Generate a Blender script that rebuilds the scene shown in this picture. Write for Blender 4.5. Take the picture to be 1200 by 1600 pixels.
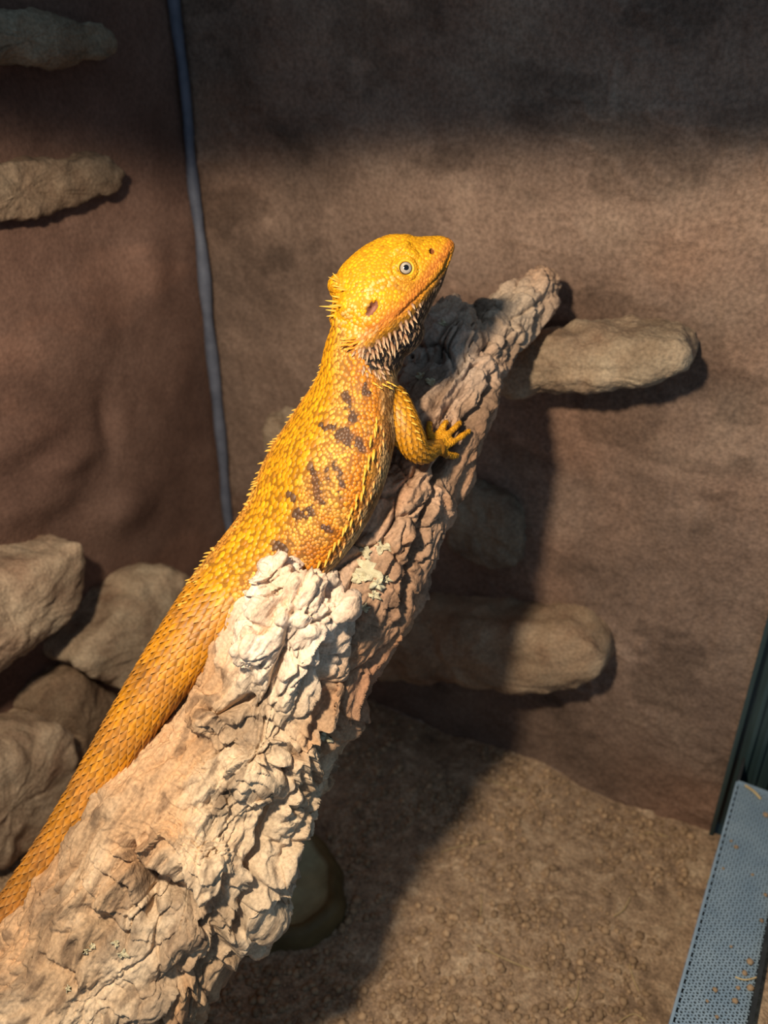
import bpy, math, random
import numpy as np
from mathutils import Vector, Matrix
from mathutils.bvhtree import BVHTree

for o in list(bpy.data.objects):
    bpy.data.objects.remove(o, do_unlink=True)
scene = bpy.context.scene
COL = scene.collection
random.seed(7)
RNG = np.random.default_rng(11)

# ------------------------------------------------------------------ camera
F = 1250.0                       # focal length in pixels of the 1200x1600 frame
PITCH = math.radians(27.7)
YAW = math.radians(31.0)
CAM = np.array([0.0, 0.0, 0.50])
HF = np.array([-math.sin(YAW), math.cos(YAW), 0.0])
RT = np.array([math.cos(YAW), math.sin(YAW), 0.0])
UPW = np.array([0.0, 0.0, 1.0])
FW = HF * math.cos(PITCH) - UPW * math.sin(PITCH)
UP = HF * math.sin(PITCH) + UPW * math.cos(PITCH)
cd = bpy.data.cameras.new('camera')
cam = bpy.data.objects.new('camera', cd)
COL.objects.link(cam)
cam.location = CAM
cam.rotation_euler = (math.pi / 2 - PITCH, 0, YAW)
cd.sensor_fit = 'VERTICAL'
cd.sensor_height = 36.0
cd.sensor_width = 27.0
cd.lens = F / 1600 * 36.0
cd.clip_start = 0.01
cd.dof.use_dof = True
cd.dof.focus_distance = 0.345
cd.dof.aperture_fstop = 8.5
scene.camera = cam

# ------------------------------------------------------------------ light
world = bpy.data.worlds.new('room_light')
scene.world = world
world.use_nodes = True
bg = world.node_tree.nodes['Background']
bg.inputs[0].default_value = (0.52, 0.75, 1.0, 1)
bg.inputs[1].default_value = 0.30
ld = bpy.data.lights.new('basking_lamp', 'SPOT')
ld.energy = 13.0
ld.color = (1.0, 0.83, 0.62)
ld.spot_size = math.radians(152)
ld.spot_blend = 0.10
ld.shadow_soft_size = 0.016
lamp = bpy.data.objects.new('basking_lamp', ld)
COL.objects.link(lamp)
lamp.location = (-0.138, -0.01, 0.61)
scene.view_settings.view_transform = 'Standard'
scene.view_settings.look = 'None'
scene.view_settings.exposure = 0.0
scene.view_settings.gamma = 1.0
scene.view_settings.use_curve_mapping = False


# ------------------------------------------------------------------ helpers
def ray(px, py):
    return RT * ((px - 600) / F) + UP * ((800 - py) / F) + FW

def P(px, py, d):
    return CAM + ray(px, py) * d

def cdir(x, y, z):               # camera-space direction (right, up, towards camera)
    v = RT * x + UP * y - FW * z
    return v / np.linalg.norm(v)

def on_plane(px, py, axis, val):
    r = ray(px, py)
    return CAM + r * ((val - CAM[axis]) / r[axis])

def unit(v):
    v = np.asarray(v, float)
    return v / np.maximum(np.linalg.norm(v, axis=-1, keepdims=True), 1e-12)

def hash3(i, j, k, seed=0):
    h = (i.astype(np.int64) * 374761393 + j.astype(np.int64) * 668265263 + k.astype(np.int64) * 2147483647 + seed * 974634777) & 0xFFFFFFFF
    h = ((h ^ (h >> 13)) * 1274126177) & 0xFFFFFFFF
    h = ((h ^ (h >> 16)) * 2246822519) & 0xFFFFFFFF
    h = h ^ (h >> 15)
    return (h & 0xFFFFFF).astype(np.float64) / 0xFFFFFF

def vnoise(p, seed=0):           # -1..1
    p = np.asarray(p, float)
    f = np.floor(p)
    i = f.astype(np.int64)
    t = p - f
    t = t * t * t * (t * (t * 6 - 15) + 10)
    out = 0
    for a in (0, 1):
        wa = t[:, 0] if a else 1 - t[:, 0]
        for b in (0, 1):
            wb = t[:, 1] if b else 1 - t[:, 1]
            for c in (0, 1):
                wc = t[:, 2] if c else 1 - t[:, 2]
                out = out + wa * wb * wc * hash3(i[:, 0] + a, i[:, 1] + b, i[:, 2] + c, seed)
    return out * 2 - 1

def fbm(p, octaves=4, seed=0, gain=0.5):
    p = np.asarray(p, float)
    s, a = 0, 1.0
    for k in range(octaves):
        s = s + a * vnoise(p * (2.03 ** k) + k * 17.3, seed + k)
        a *= gain
    return s

def worley(p, seed=0):
    p = np.asarray(p, float)
    f = np.floor(p)
    i = f.astype(np.int64)
    t = p - f
    F1 = np.full(len(p), 9.0)
    F2 = np.full(len(p), 9.0)
    ID = np.zeros(len(p))
    for a in (-1, 0, 1):
        for b in (-1, 0, 1):
            for c in (-1, 0, 1):
                x, y, z = i[:, 0] + a, i[:, 1] + b, i[:, 2] + c
                dx = a + hash3(x, y, z, seed) - t[:, 0]
                dy = b + hash3(x, y, z, seed + 1) - t[:, 1]
                dz = c + hash3(x, y, z, seed + 2) - t[:, 2]
                d = np.sqrt(dx * dx + dy * dy + dz * dz)
                closer = d < F1
                F2 = np.where(closer, F1, np.minimum(F2, d))
                ID = np.where(closer, hash3(x, y, z, seed + 3), ID)
                F1 = np.where(closer, d, F1)
    return F1, F2, ID

def sstep(a, b, x):
    t = np.clip((x - a) / (b - a), 0, 1)
    return t * t * (3 - 2 * t)

def crom(pts, n):
    """Catmull-Rom resample of rows of numbers"""
    pts = np.asarray(pts, float)
    m = len(pts)
    t = np.linspace(0, m - 1, n)
    i = np.minimum(t.astype(int), m - 2)
    u = (t - i)[:, None]
    p0 = pts[np.maximum(i - 1, 0)]
    p1 = pts[i]
    p2 = pts[i + 1]
    p3 = pts[np.minimum(i + 2, m - 1)]
    return 0.5 * (2 * p1 + (p2 - p0) * u + (2 * p0 - 5 * p1 + 4 * p2 - p3) * u ** 2 + (3 * p1 - p0 - 3 * p2 + p3) * u ** 3)

def mesh_np(name, V, faces, smooth=True, colors=None):
    me = bpy.data.meshes.new(name)
    V = np.asarray(V, np.float32)
    if isinstance(faces, np.ndarray):
        n, k = faces.shape
        me.vertices.add(len(V))
        me.vertices.foreach_set('co', V.ravel())
        me.loops.add(n * k)
        me.loops.foreach_set('vertex_index', faces.astype(np.int32).ravel())
        me.polygons.add(n)
        me.polygons.foreach_set('loop_start', np.arange(0, n * k, k, dtype=np.int32))
        me.polygons.foreach_set('loop_total', np.full(n, k, np.int32))
        me.update(calc_edges=True)
    else:
        me.from_pydata([tuple(map(float, v)) for v in V], [], faces)
        me.update()
    me.polygons.foreach_set('use_smooth', np.full(len(me.polygons), bool(smooth)))
    if colors is not None:
        set_col(me, colors)
    return me

def set_col(me, colors):
    c = np.ones((len(me.vertices), 4), np.float32)
    c[:, :3] = colors
    a = me.attributes.get('Col') or me.attributes.new('Col', 'FLOAT_COLOR', 'POINT')
    a.data.foreach_set('color', c.ravel())

def get_V(me):
    v = np.empty(len(me.vertices) * 3, np.float32)
    me.vertices.foreach_get('co', v)
    return v.reshape(-1, 3).astype(float)

def get_N(me):
    v = np.empty(len(me.vertices) * 3, np.float32)
    me.vertex_normals.foreach_get('vector', v)
    return v.reshape(-1, 3).astype(float)

def set_V(me, V):
    me.vertices.foreach_set('co', np.asarray(V, np.float32).ravel())
    me.update()

def link(name, me, mat=None, parent=None):
    o = bpy.data.objects.new(name, me)
    COL.objects.link(o)
    if mat is not None and me is not None and not me.materials:
        me.materials.append(mat)
    if parent is not None:
        o.parent = parent
    return o

def empty(name, loc):
    o = bpy.data.objects.new(name, None)
    COL.objects.link(o)
    o.location = [float(c) for c in loc]
    o.empty_display_size = 0.01
    return o

def child(o, parent):
    o.parent = parent
    o.matrix_parent_inverse = Matrix.Translation(parent.location).inverted()
    return o

def tag(o, label=None, cat=None, group=None, kind=None):
    if label: o['label'] = label
    if cat: o['category'] = cat
    if group: o['group'] = group
    if kind: o['kind'] = kind
    return o

def bvh_of(me):
    V = [tuple(v.co) for v in me.vertices]
    return BVHTree.FromPolygons(V, [tuple(p.vertices) for p in me.polygons])

def bvh_np(V, Fc):
    return BVHTree.FromPolygons(V.tolist(), Fc.tolist())

def faces_np(me):
    n = len(me.polygons)
    a = np.empty(len(me.loops), np.int32)
    me.loops.foreach_get('vertex_index', a)
    return a.reshape(n, -1)

def hit(bvh, px, py):
    r = ray(px, py)
    loc, nor, idx, dist = bvh.ray_cast(Vector(CAM), Vector(r).normalized())
    if loc is None:
        return None, None
    return np.array(loc), np.array(nor)

def lin(r, g, b):
    def f(c):
        c /= 255.0
        return c / 12.92 if c <= 0.04045 else ((c + 0.055) / 1.055) ** 2.4
    return np.array([f(r), f(g), f(b)])

def loft(C, S, D, prof, cap=True):
    """C centres, S and D unit axes per station, prof(i) -> (k,2) coordinates along S and D"""
    n = len(C)
    rings = [C[i] + prof(i) @ np.stack([S[i], D[i]]) for i in range(n)]
    k = len(rings[0])
    V = np.concatenate(rings)
    a = np.arange(k)
    b = (a + 1) % k
    fs = []
    for i in range(n - 1):
        fs.append(np.stack([i * k + a, i * k + b, (i + 1) * k + b, (i + 1) * k + a], 1))
    faces = [tuple(int(x) for x in f) for f in np.concatenate(fs)]
    if cap:
        V = np.concatenate([V, C[:1], C[-1:]])
        c0, c1 = n * k, n * k + 1
        for x, y in zip(a, b):
            faces.append((int(y), int(x), c0))
            faces.append(((n - 1) * k + int(x), (n - 1) * k + int(y), c1))
    return V, faces

def frames(C, upv):
    T = unit(np.gradient(C, axis=0))
    U = np.broadcast_to(np.asarray(upv, float), C.shape)
    D = unit(U - (U * T).sum(1, keepdims=True) * T)
    S = np.cross(T, D)
    return T, S, D

def tube(pts, radii, n=24, k=16, upv=None):
    """round tapering tube with domed ends through pts"""
    R = crom(np.column_stack([np.asarray(pts, float), np.asarray(radii, float)]), n)
    C, r = R[:, :3], R[:, 3].copy()
    T, S, D = frames(C, cdir(0.2, 0.3, 1) if upv is None else upv)
    th = np.linspace(0, 2 * math.pi, k, endpoint=False)
    circ = np.stack([np.cos(th), np.sin(th)], 1)
    # domed ends
    extraC, extraR = [], []
    for q in (0.45, 0.8, 0.97):
        extraC.append(C[-1] + T[-1] * r[-1] * q); extraR.append(r[-1] * math.sqrt(1 - q * q))
    preC, preR = [], []
    for q in (0.97, 0.8, 0.45):
        preC.append(C[0] - T[0] * r[0] * q); preR.append(r[0] * math.sqrt(1 - q * q))
    C = np.concatenate([preC, C, extraC]); r = np.concatenate([preR, r, extraR])
    S = np.concatenate([[S[0]] * 3, S, [S[-1]] * 3]); D = np.concatenate([[D[0]] * 3, D, [D[-1]] * 3])
    return loft(C, S, D, lambda i: circ * r[i])

def ellipsoid(c, axes, nu=24, nv=14):
    V, fs = [], []
    for j in range(nv + 1):
        ph = math.pi * j / nv
        for i in range(nu):
            th = 2 * math.pi * i / nu
            l = (math.sin(ph) * math.cos(th), math.sin(ph) * math.sin(th), math.cos(ph))
            V.append(c + axes[0] * l[0] + axes[1] * l[1] + axes[2] * l[2])
    for j in range(nv):
        for i in range(nu):
            fs.append((j * nu + i, j * nu + (i + 1) % nu, (j + 1) * nu + (i + 1) % nu, (j + 1) * nu + i))
    return np.array(V), fs

def join(parts):
    V, fs, o = [], [], 0
    for v, f in parts:
        V.append(v)
        fs += [tuple(i + o for i in q) for q in f]
        o += len(v)
    return np.concatenate(V), fs

def remeshed(parts, voxel, smooth_it=3, subdiv=1):
    V, fs = join(parts)
    me = mesh_np('tmp', V, fs)
    o = bpy.data.objects.new('tmp', me)
    COL.objects.link(o)
    m = o.modifiers.new('r', 'REMESH')
    m.mode = 'VOXEL'
    m.voxel_size = voxel
    s = o.modifiers.new('s', 'SMOOTH')
    s.factor = 0.6
    s.iterations = smooth_it
    dg = bpy.context.evaluated_depsgraph_get()
    ev = o.evaluated_get(dg)
    tm = ev.to_mesh()
    Vr = get_V(tm)
    quads = faces_np(tm)
    ev.to_mesh_clear()
    bpy.data.objects.remove(o, do_unlink=True)
    bpy.data.meshes.remove(me)
    for _ in range(subdiv):
        Vr, quads = subdivide(Vr, quads)
    return mesh_np('remeshed', Vr, quads, True)

def subdivide(V, Fq):
    """one Catmull-Clark style step on an all-quad mesh"""
    n = len(V)
    E = np.stack([Fq, np.roll(Fq, -1, 1)], -1).reshape(-1, 2)
    lo, hi = E.min(1).astype(np.int64), E.max(1).astype(np.int64)
    key, inv = np.unique(lo * n + hi, return_inverse=True)
    inv = inv.reshape(-1, 4)
    a, b = key // n, key % n
    fc = V[Fq].mean(1)
    m = len(key)
    esum, ecnt = np.zeros((m, 3)), np.zeros(m)
    for k_ in range(4):
        for ax in range(3):
            esum[:, ax] += np.bincount(inv[:, k_], fc[:, ax], m)
        ecnt += np.bincount(inv[:, k_], minlength=m)
    em = 0.5 * (0.5 * (V[a] + V[b])) + 0.5 * (esum / ecnt[:, None])
    # smoothed old vertices
    acc_, cnt = np.zeros((n, 3)), np.zeros(n)
    for k_ in range(4):
        for ax in range(3):
            acc_[:, ax] += np.bincount(Fq[:, k_], fc[:, ax], n)
        cnt += np.bincount(Fq[:, k_], minlength=n)
    Vn = 0.5 * V + 0.5 * acc_ / np.maximum(cnt, 1)[:, None]
    nf = len(Fq)
    fi = n + m + np.arange(nf)
    ei = n + inv
    Q = np.stack([np.stack([Fq[:, k_], ei[:, k_], fi, ei[:, k_ - 1]], 1) for k_ in range(4)], 1).reshape(-1, 4)
    return np.concatenate([Vn, em, fc]), Q.astype(np.int32)


# ------------------------------------------------------------------ materials
def mat_base(name, rough=0.8, spec=0.3):
    m = bpy.data.materials.new(name)
    m.use_nodes = True
    nt = m.node_tree
    b = nt.nodes['Principled BSDF']
    b.inputs['Roughness'].default_value = rough
    b.inputs['Specular IOR Level'].default_value = spec
    return m, nt, b

def mat_noise(name, cols, scale=60, detail=8, rough=0.85, spec=0.2, bump=0.3, bscale=400, bdist=0.001, use_attr=False, speck=None, stretch=None):
    """procedural colour from layered noise, optional vertex colour multiplied in, fine bump"""
    m, nt, b = mat_base(name, rough, spec)
    N, L = nt.nodes, nt.links
    tc = N.new('ShaderNodeTexCoord')
    src = tc.outputs['Object']
    if stretch is not None:
        mp = N.new('ShaderNodeMapping')
        mp.vector_type = 'TEXTURE'
        mp.inputs['Rotation'].default_value = stretch[0]
        mp.inputs['Scale'].default_value = stretch[1]
        L.new(src, mp.inputs['Vector'])
        src = mp.outputs[0]
    n1 = N.new('ShaderNodeTexNoise')
    n1.inputs['Scale'].default_value = scale
    n1.inputs['Detail'].default_value = detail
    n1.inputs['Roughness'].default_value = 0.65
    L.new(src, n1.inputs['Vector'])
    cr = N.new('ShaderNodeValToRGB')
    e = cr.color_ramp.elements
    while len(e) < len(cols):
        e.new(0.5)
    for i, c in enumerate(cols):
        e[i].position = 0.3 + 0.4 * i / max(1, len(cols) - 1)
        e[i].color = (*c, 1)
    L.new(n1.outputs['Fac'], cr.inputs[0])
    out = cr.outputs[0]
    if speck is not None:
        n3 = N.new('ShaderNodeTexNoise')
        n3.inputs['Scale'].default_value = speck[0]
        n3.inputs['Detail'].default_value = 3
        L.new(tc.outputs['Object'], n3.inputs['Vector'])
        mr = N.new('ShaderNodeMapRange')
        mr.inputs['From Min'].default_value = 0.3
        mr.inputs['From Max'].default_value = 0.7
        mr.inputs['To Min'].default_value = 1 - speck[1]
        mr.inputs['To Max'].default_value = 1 + speck[1]
        L.new(n3.outputs['Fac'], mr.inputs['Value'])
        mx = N.new('ShaderNodeVectorMath'); mx.operation = 'SCALE'
        L.new(out, mx.inputs[0]); L.new(mr.outputs[0], mx.inputs['Scale'])
        out = mx.outputs[0]
    if use_attr:
        at = N.new('ShaderNodeAttribute'); at.attribute_name = 'Col'
        mu = N.new('ShaderNodeVectorMath'); mu.operation = 'MULTIPLY'
        L.new(out, mu.inputs[0]); L.new(at.outputs['Color'], mu.inputs[1])
        out = mu.outputs[0]
    L.new(out, b.inputs['Base Color'])
    n2 = N.new('ShaderNodeTexNoise')
    n2.inputs['Scale'].default_value = bscale
    n2.inputs['Detail'].default_value = 6
    L.new(src, n2.inputs['Vector'])
    bp = N.new('ShaderNodeBump')
    bp.inputs['Strength'].default_value = bump
    bp.inputs['Distance'].default_value = bdist
    L.new(n2.outputs['Fac'], bp.inputs['Height'])
    L.new(bp.outputs[0], b.inputs['Normal'])
    return m

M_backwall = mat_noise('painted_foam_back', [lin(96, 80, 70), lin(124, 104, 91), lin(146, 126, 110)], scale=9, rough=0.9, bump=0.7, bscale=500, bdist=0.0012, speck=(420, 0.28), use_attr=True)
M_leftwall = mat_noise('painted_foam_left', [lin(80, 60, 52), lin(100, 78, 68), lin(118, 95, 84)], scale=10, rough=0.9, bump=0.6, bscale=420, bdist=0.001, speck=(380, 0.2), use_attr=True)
M_ledge = mat_noise('sandy_foam_rock', [lin(118, 95, 78), lin(146, 128, 108), lin(160, 146, 126)], scale=28, rough=0.9, bump=0.8, bscale=420, bdist=0.0014, speck=(500, 0.25), use_attr=True)
M_soil = mat_noise('soil', [lin(118, 98, 80), lin(164, 138, 112), lin(192, 168, 140)], scale=70, rough=0.95, bump=0.9, bscale=700, bdist=0.0015, speck=(520, 0.35))
M_pebble = mat_noise('pebble', [lin(142, 120, 96), lin(178, 152, 124)], scale=200, rough=0.9, bump=0.3, bscale=900, bdist=0.0006, use_attr=True)
GRAIN = Vector((1, 0, 0)).rotation_difference(Vector(P(655, 710, .409) - P(60, 1620, .39))).to_euler()
M_wood = mat_noise('weathered_cork_wood', [(0.72, 0.72, 0.72), (1, 1, 1), (1.12, 1.12, 1.12)], scale=90, rough=0.85, spec=0.2, bump=1.0, bscale=260, bdist=0.0016, use_attr=True, speck=(700, 0.22), stretch=(GRAIN, (4.5, 1, 1)))
M_lichen = mat_noise('pale_lichen', [lin(170, 160, 130), lin(208, 200, 170)], scale=300, rough=0.9, bump=0.6, bscale=900, bdist=0.0008)
M_skin = mat_noise('reptile_skin', [(0.85, 0.85, 0.85), (1.08, 1.08, 1.08)], scale=300, rough=0.6, spec=0.3, bump=0.6, bscale=1400, bdist=0.0005, use_attr=True)
M_scale = mat_noise('reptile_scale', [(0.82, 0.80, 0.76), (1.1, 1.1, 1.1)], scale=500, rough=0.46, spec=0.40, bump=0.25, bscale=2500, bdist=0.0003, use_attr=True)
M_dish = mat_noise('resin_dish', [lin(92, 88, 70), lin(128, 122, 100)], scale=40, rough=0.5, bump=0.4, bscale=300, use_attr=True)
M_seal = mat_noise('blue_silicone', [lin(74, 78, 90), lin(100, 104, 116)], scale=60, rough=0.5, bump=0.2, bscale=300)
M_darkpanel = mat_noise('dark_teal_panel', [lin(30, 44, 46), lin(52, 70, 72)], scale=30, rough=0.35, spec=0.5, bump=0.05, bscale=300, stretch=((0, 0, 0), (0.08, 1, 2.5)))
M_metal = mat_noise('galvanised_vent', [lin(140, 164, 184), lin(166, 188, 204)], scale=60, rough=0.42, spec=0.5, bump=0.1, bscale=600)
M_metal.node_tree.nodes['Principled BSDF'].inputs['Metallic'].default_value = 0.35
M_rail = mat_noise('black_track', [lin(36, 38, 40), lin(58, 60, 60)], scale=80, rough=0.5, bump=0.1, bscale=300)
M_straw = mat_noise('dry_straw', [lin(176, 150, 104), lin(210, 188, 144)], scale=200, rough=0.7, bump=0.1, bscale=600)


# ------------------------------------------------------------------ setting
XL, YB, XR = -0.466, 0.4915, -0.007

def grid(o, du, dv, nu, nv):
    u = np.linspace(0, 1, nu); v = np.linspace(0, 1, nv)
    A, B = np.meshgrid(u, v, indexing='ij')
    V = o + A.reshape(-1, 1) * du + B.reshape(-1, 1) * dv
    idx = np.arange(nu * nv).reshape(nu, nv)
    Fc = np.stack([idx[:-1, :-1], idx[1:, :-1], idx[1:, 1:], idx[:-1, 1:]], -1).reshape(-1, 4)
    return V, Fc

# back wall
V, Fc = grid(np.array([XL, YB, -0.02]), np.array([XR - XL, 0, 0]), np.array([0, 0, 0.80]), 230, 360)
d = 0.0022 * fbm(V * [14, 1, 20], 5, 3) + 0.0007 * fbm(V * 160, 3, 9)
w1 = fbm(V * [11, 1, 30] + 5.2, 4, 31)
ridge = np.exp(-(w1 / 0.05) ** 2)
d += 0.0016 * ridge * sstep(0.1, 0.5, fbm(V * 8, 2, 77) + 0.25)
V[:, 1] -= d
tone = 1 + 0.16 * fbm(V * [9, 1, 16] + 3, 4, 55)
redd = sstep(-0.2, 0.6, fbm(V * [6, 1, 9], 3, 66))[:, None]
stain = sstep(0.35, 0.62, fbm(V * [16, 1, 26] + 9.0, 4, 91))[:, None]
colr = tone[:, None] * (np.array([1.0, 0.98, 0.96]) * (1 - redd) + np.array([1.04, 0.90, 0.82]) * redd) * (1 - 0.3 * stain)
colr = colr + (ridge * 0.22 * sstep(0.0, 0.6, fbm(V * 8, 2, 77)))[:, None]
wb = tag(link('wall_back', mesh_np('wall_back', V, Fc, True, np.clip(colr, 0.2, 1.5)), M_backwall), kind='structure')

# left wall
V, Fc = grid(np.array([XL, -0.12, -0.02]), np.array([0, YB + 0.12, 0]), np.array([0, 0, 0.80]), 300, 360)
d = 0.0035 * fbm(V * [1, 8, 7], 2, 13) + 0.0005 * fbm(V * 60, 2, 19)
for (px, py, rx, rz, h) in [(95, 720, .028, .012, .010), (30, 690, .03, .016, .008), (235, 430, .016, .03, .006), (165, 660, .010, .022, -.006),
                            (190, 800, .03, .02, .010), (60, 780, .04, .016, .008), (120, 520, .05, .04, .006)]:
    c = on_plane(px, py, 0, XL)
    d += h * np.exp(-(((V[:, 1] - c[1]) / rx) ** 2 + ((V[:, 2] - c[2]) / rz) ** 2))
V[:, 0] += np.clip(d, -0.008, 0.02)
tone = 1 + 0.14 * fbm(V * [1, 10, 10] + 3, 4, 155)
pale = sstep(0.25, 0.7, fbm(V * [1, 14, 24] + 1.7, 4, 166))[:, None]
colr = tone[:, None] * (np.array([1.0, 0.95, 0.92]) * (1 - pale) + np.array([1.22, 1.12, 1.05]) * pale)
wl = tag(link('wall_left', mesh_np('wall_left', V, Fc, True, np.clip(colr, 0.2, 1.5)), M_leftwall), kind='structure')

# floor of loose soil
V, Fc = grid(np.array([XL, -0.14, 0.0]), np.array([XR - XL + 0.008, 0, 0]), np.array([0, YB + 0.14, 0]), 330, 440)
def floor_h(q):
    q = np.column_stack([q[:, 0], q[:, 1], np.zeros(len(q))])
    a = 0.006 * fbm(q * 12, 3, 23)
    F1, F2, _ = worley(q * 230, 41)
    F1b, _, _ = worley(q * 420, 51)
    return a + 0.0026 * (0.6 - F1) * (fbm(q * 40, 2, 8) > -0.25) + 0.0012 * (0.5 - F1b)
V[:, 2] += floor_h(V)
fl = tag(link('floor', mesh_np('floor', V, Fc, True), M_soil), kind='structure')

# blue silicone bead in the corner
n = 160
z = np.linspace(-0.01, 0.78, n)
C = np.column_stack([XL + 0.006 + 0.0012 * vnoise(np.column_stack([z * 18, z * 0, z * 0]), 5), np.full(n, YB - 0.006), z])
r = 0.0047 + 0.0010 * fbm(np.column_stack([z * 30, z * 0, z * 0 + 4]), 3, 6)
T, S, D = frames(C, (0, 1, 0))
th = np.linspace(0, 2 * math.pi, 14, endpoint=False)
V, fs = loft(C, S, D, lambda i: np.stack([np.cos(th), np.sin(th)], 1) * r[i])
tag(link('trim_1', mesh_np('trim', V, fs), M_seal), kind='structure')

# dark grooved front-door channel beside the back wall
def boxes(lst):
    V, fs = [], []
    for (x0, x1, y0, y1, z0, z1) in lst:
        o = len(V)
        V += [(x0, y0, z0), (x1, y0, z0), (x1, y1, z0), (x0, y1, z0), (x0, y0, z1), (x1, y0, z1), (x1, y1, z1), (x0, y1, z1)]
        fs += [tuple(o + i for i in q) for q in ((0, 3, 2, 1), (4, 5, 6, 7), (0, 1, 5, 4), (1, 2, 6, 5), (2, 3, 7, 6), (3, 0, 4, 7))]
    return np.array(V), fs

bl = [(XR, 0.10, YB + 0.006, YB + 0.012, -0.02, 0.78), (XR, XR + 0.003, YB - 0.004, YB + 0.006, -0.02, 0.78)]
for i in range(12):
    x = XR + 0.010 + i * 0.0075
    bl.append((x, x + 0.0028, YB + 0.002, YB + 0.006, -0.02, 0.78))
V, fs = boxes(bl)
tag(link('trim_2', mesh_np('trim', V, fs, False), M_darkpanel), kind='structure')

# front plinth that carries the vent strip
ZV = 0.080
V, fs = boxes([(0.0012, 0.0032, -0.14, YB + 0.006, -0.02, ZV - 0.002), (0.0032, 0.10, -0.14, YB + 0.006, ZV - 0.030, ZV - 0.024)])
tag(link('trim_3', mesh_np('trim', V, fs, False), M_rail), kind='structure')


# ------------------------------------------------------------------ perforated vent strip
def make_vent():
    x0, x1, pitch, rowp = 0.0022, 0.0352, 0.0033, 0.0029
    cols = int((x1 - x0) / pitch)
    y0, y1 = 0.14, 0.468
    rows = int((y1 - y0) / rowp)
    V, fs = [], []
    k = 10
    for j in range(rows):
        off = pitch * 0.5 if j % 2 else 0.0
        for i in range(cols):
            cx = x0 + (i + 0.25) * pitch + off + 0.0004
            cy = y0 + (j + 0.5) * rowp
            b = len(V)
            hx, hy = pitch / 2, rowp / 2
            for q in range(k):
                a = 2 * math.pi * (q + 0.5) / k
                c, s = math.cos(a), math.sin(a)
                m = min(hx / abs(c) if abs(c) > 1e-6 else 9, hy / abs(s) if abs(s) > 1e-6 else 9)
                V.append((cx + c * m, cy + s * m, ZV))
            for q in range(k):
                a = 2 * math.pi * (q + 0.5) / k
                V.append((cx + math.cos(a) * 0.00074, cy + math.sin(a) * 0.00074, ZV))
            for q in range(k):
                a = 2 * math.pi * (q + 0.5) / k
                V.append((cx + math.cos(a) * 0.00074, cy + math.sin(a) * 0.00074, ZV - 0.0009))
            for q in range(k):
                r_ = (q + 1) % k
                fs.append((b + q, b + r_, b + k + r_, b + k + q))
                fs.append((b + k + q, b + k + r_, b + 2 * k + r_, b + 2 * k + q))
    root = empty('vent_strip', ((x0 + x1) / 2, 0.3, ZV))
    tag(root, 'pale blue-grey perforated metal ventilation strip at the foot of the front panel', 'vent')
    child(link('perforated_sheet', mesh_np('perforated_sheet', V, fs, False), M_metal), root)
    V, fs = boxes([(x0 - 0.0012, x0 + 0.0002, y0, y1, ZV - 0.004, ZV + 0.0008)])
    child(link('folded_edge', mesh_np('folded_edge', V, fs, False), M_metal), root)
    V, fs = boxes([(x0, x1, y1, y1 + 0.002, ZV - 0.004, ZV + 0.0006)])
    child(link('end_lip', mesh_np('end_lip', V, fs, False), M_metal), root)
    return root
make_vent()

rt = empty('door_track', (0.045, 0.2, ZV - 0.024))
tag(rt, 'black double-groove sliding door track beside the perforated vent strip', 'track')
for x in (0.0352, 0.0445, 0.054):
    V, fs = boxes([(x, x + 0.0022, -0.14, YB, ZV - 0.024, ZV + 0.004)])
    child(link('rail', mesh_np('rail', V, fs, False), M_rail), rt)
V, fs = boxes([(0.0374, 0.054, -0.14, YB, ZV - 0.024, ZV - 0.004)])
child(link('channel_floor', mesh_np('channel_floor', V, fs, False), M_soil), rt)


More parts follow.
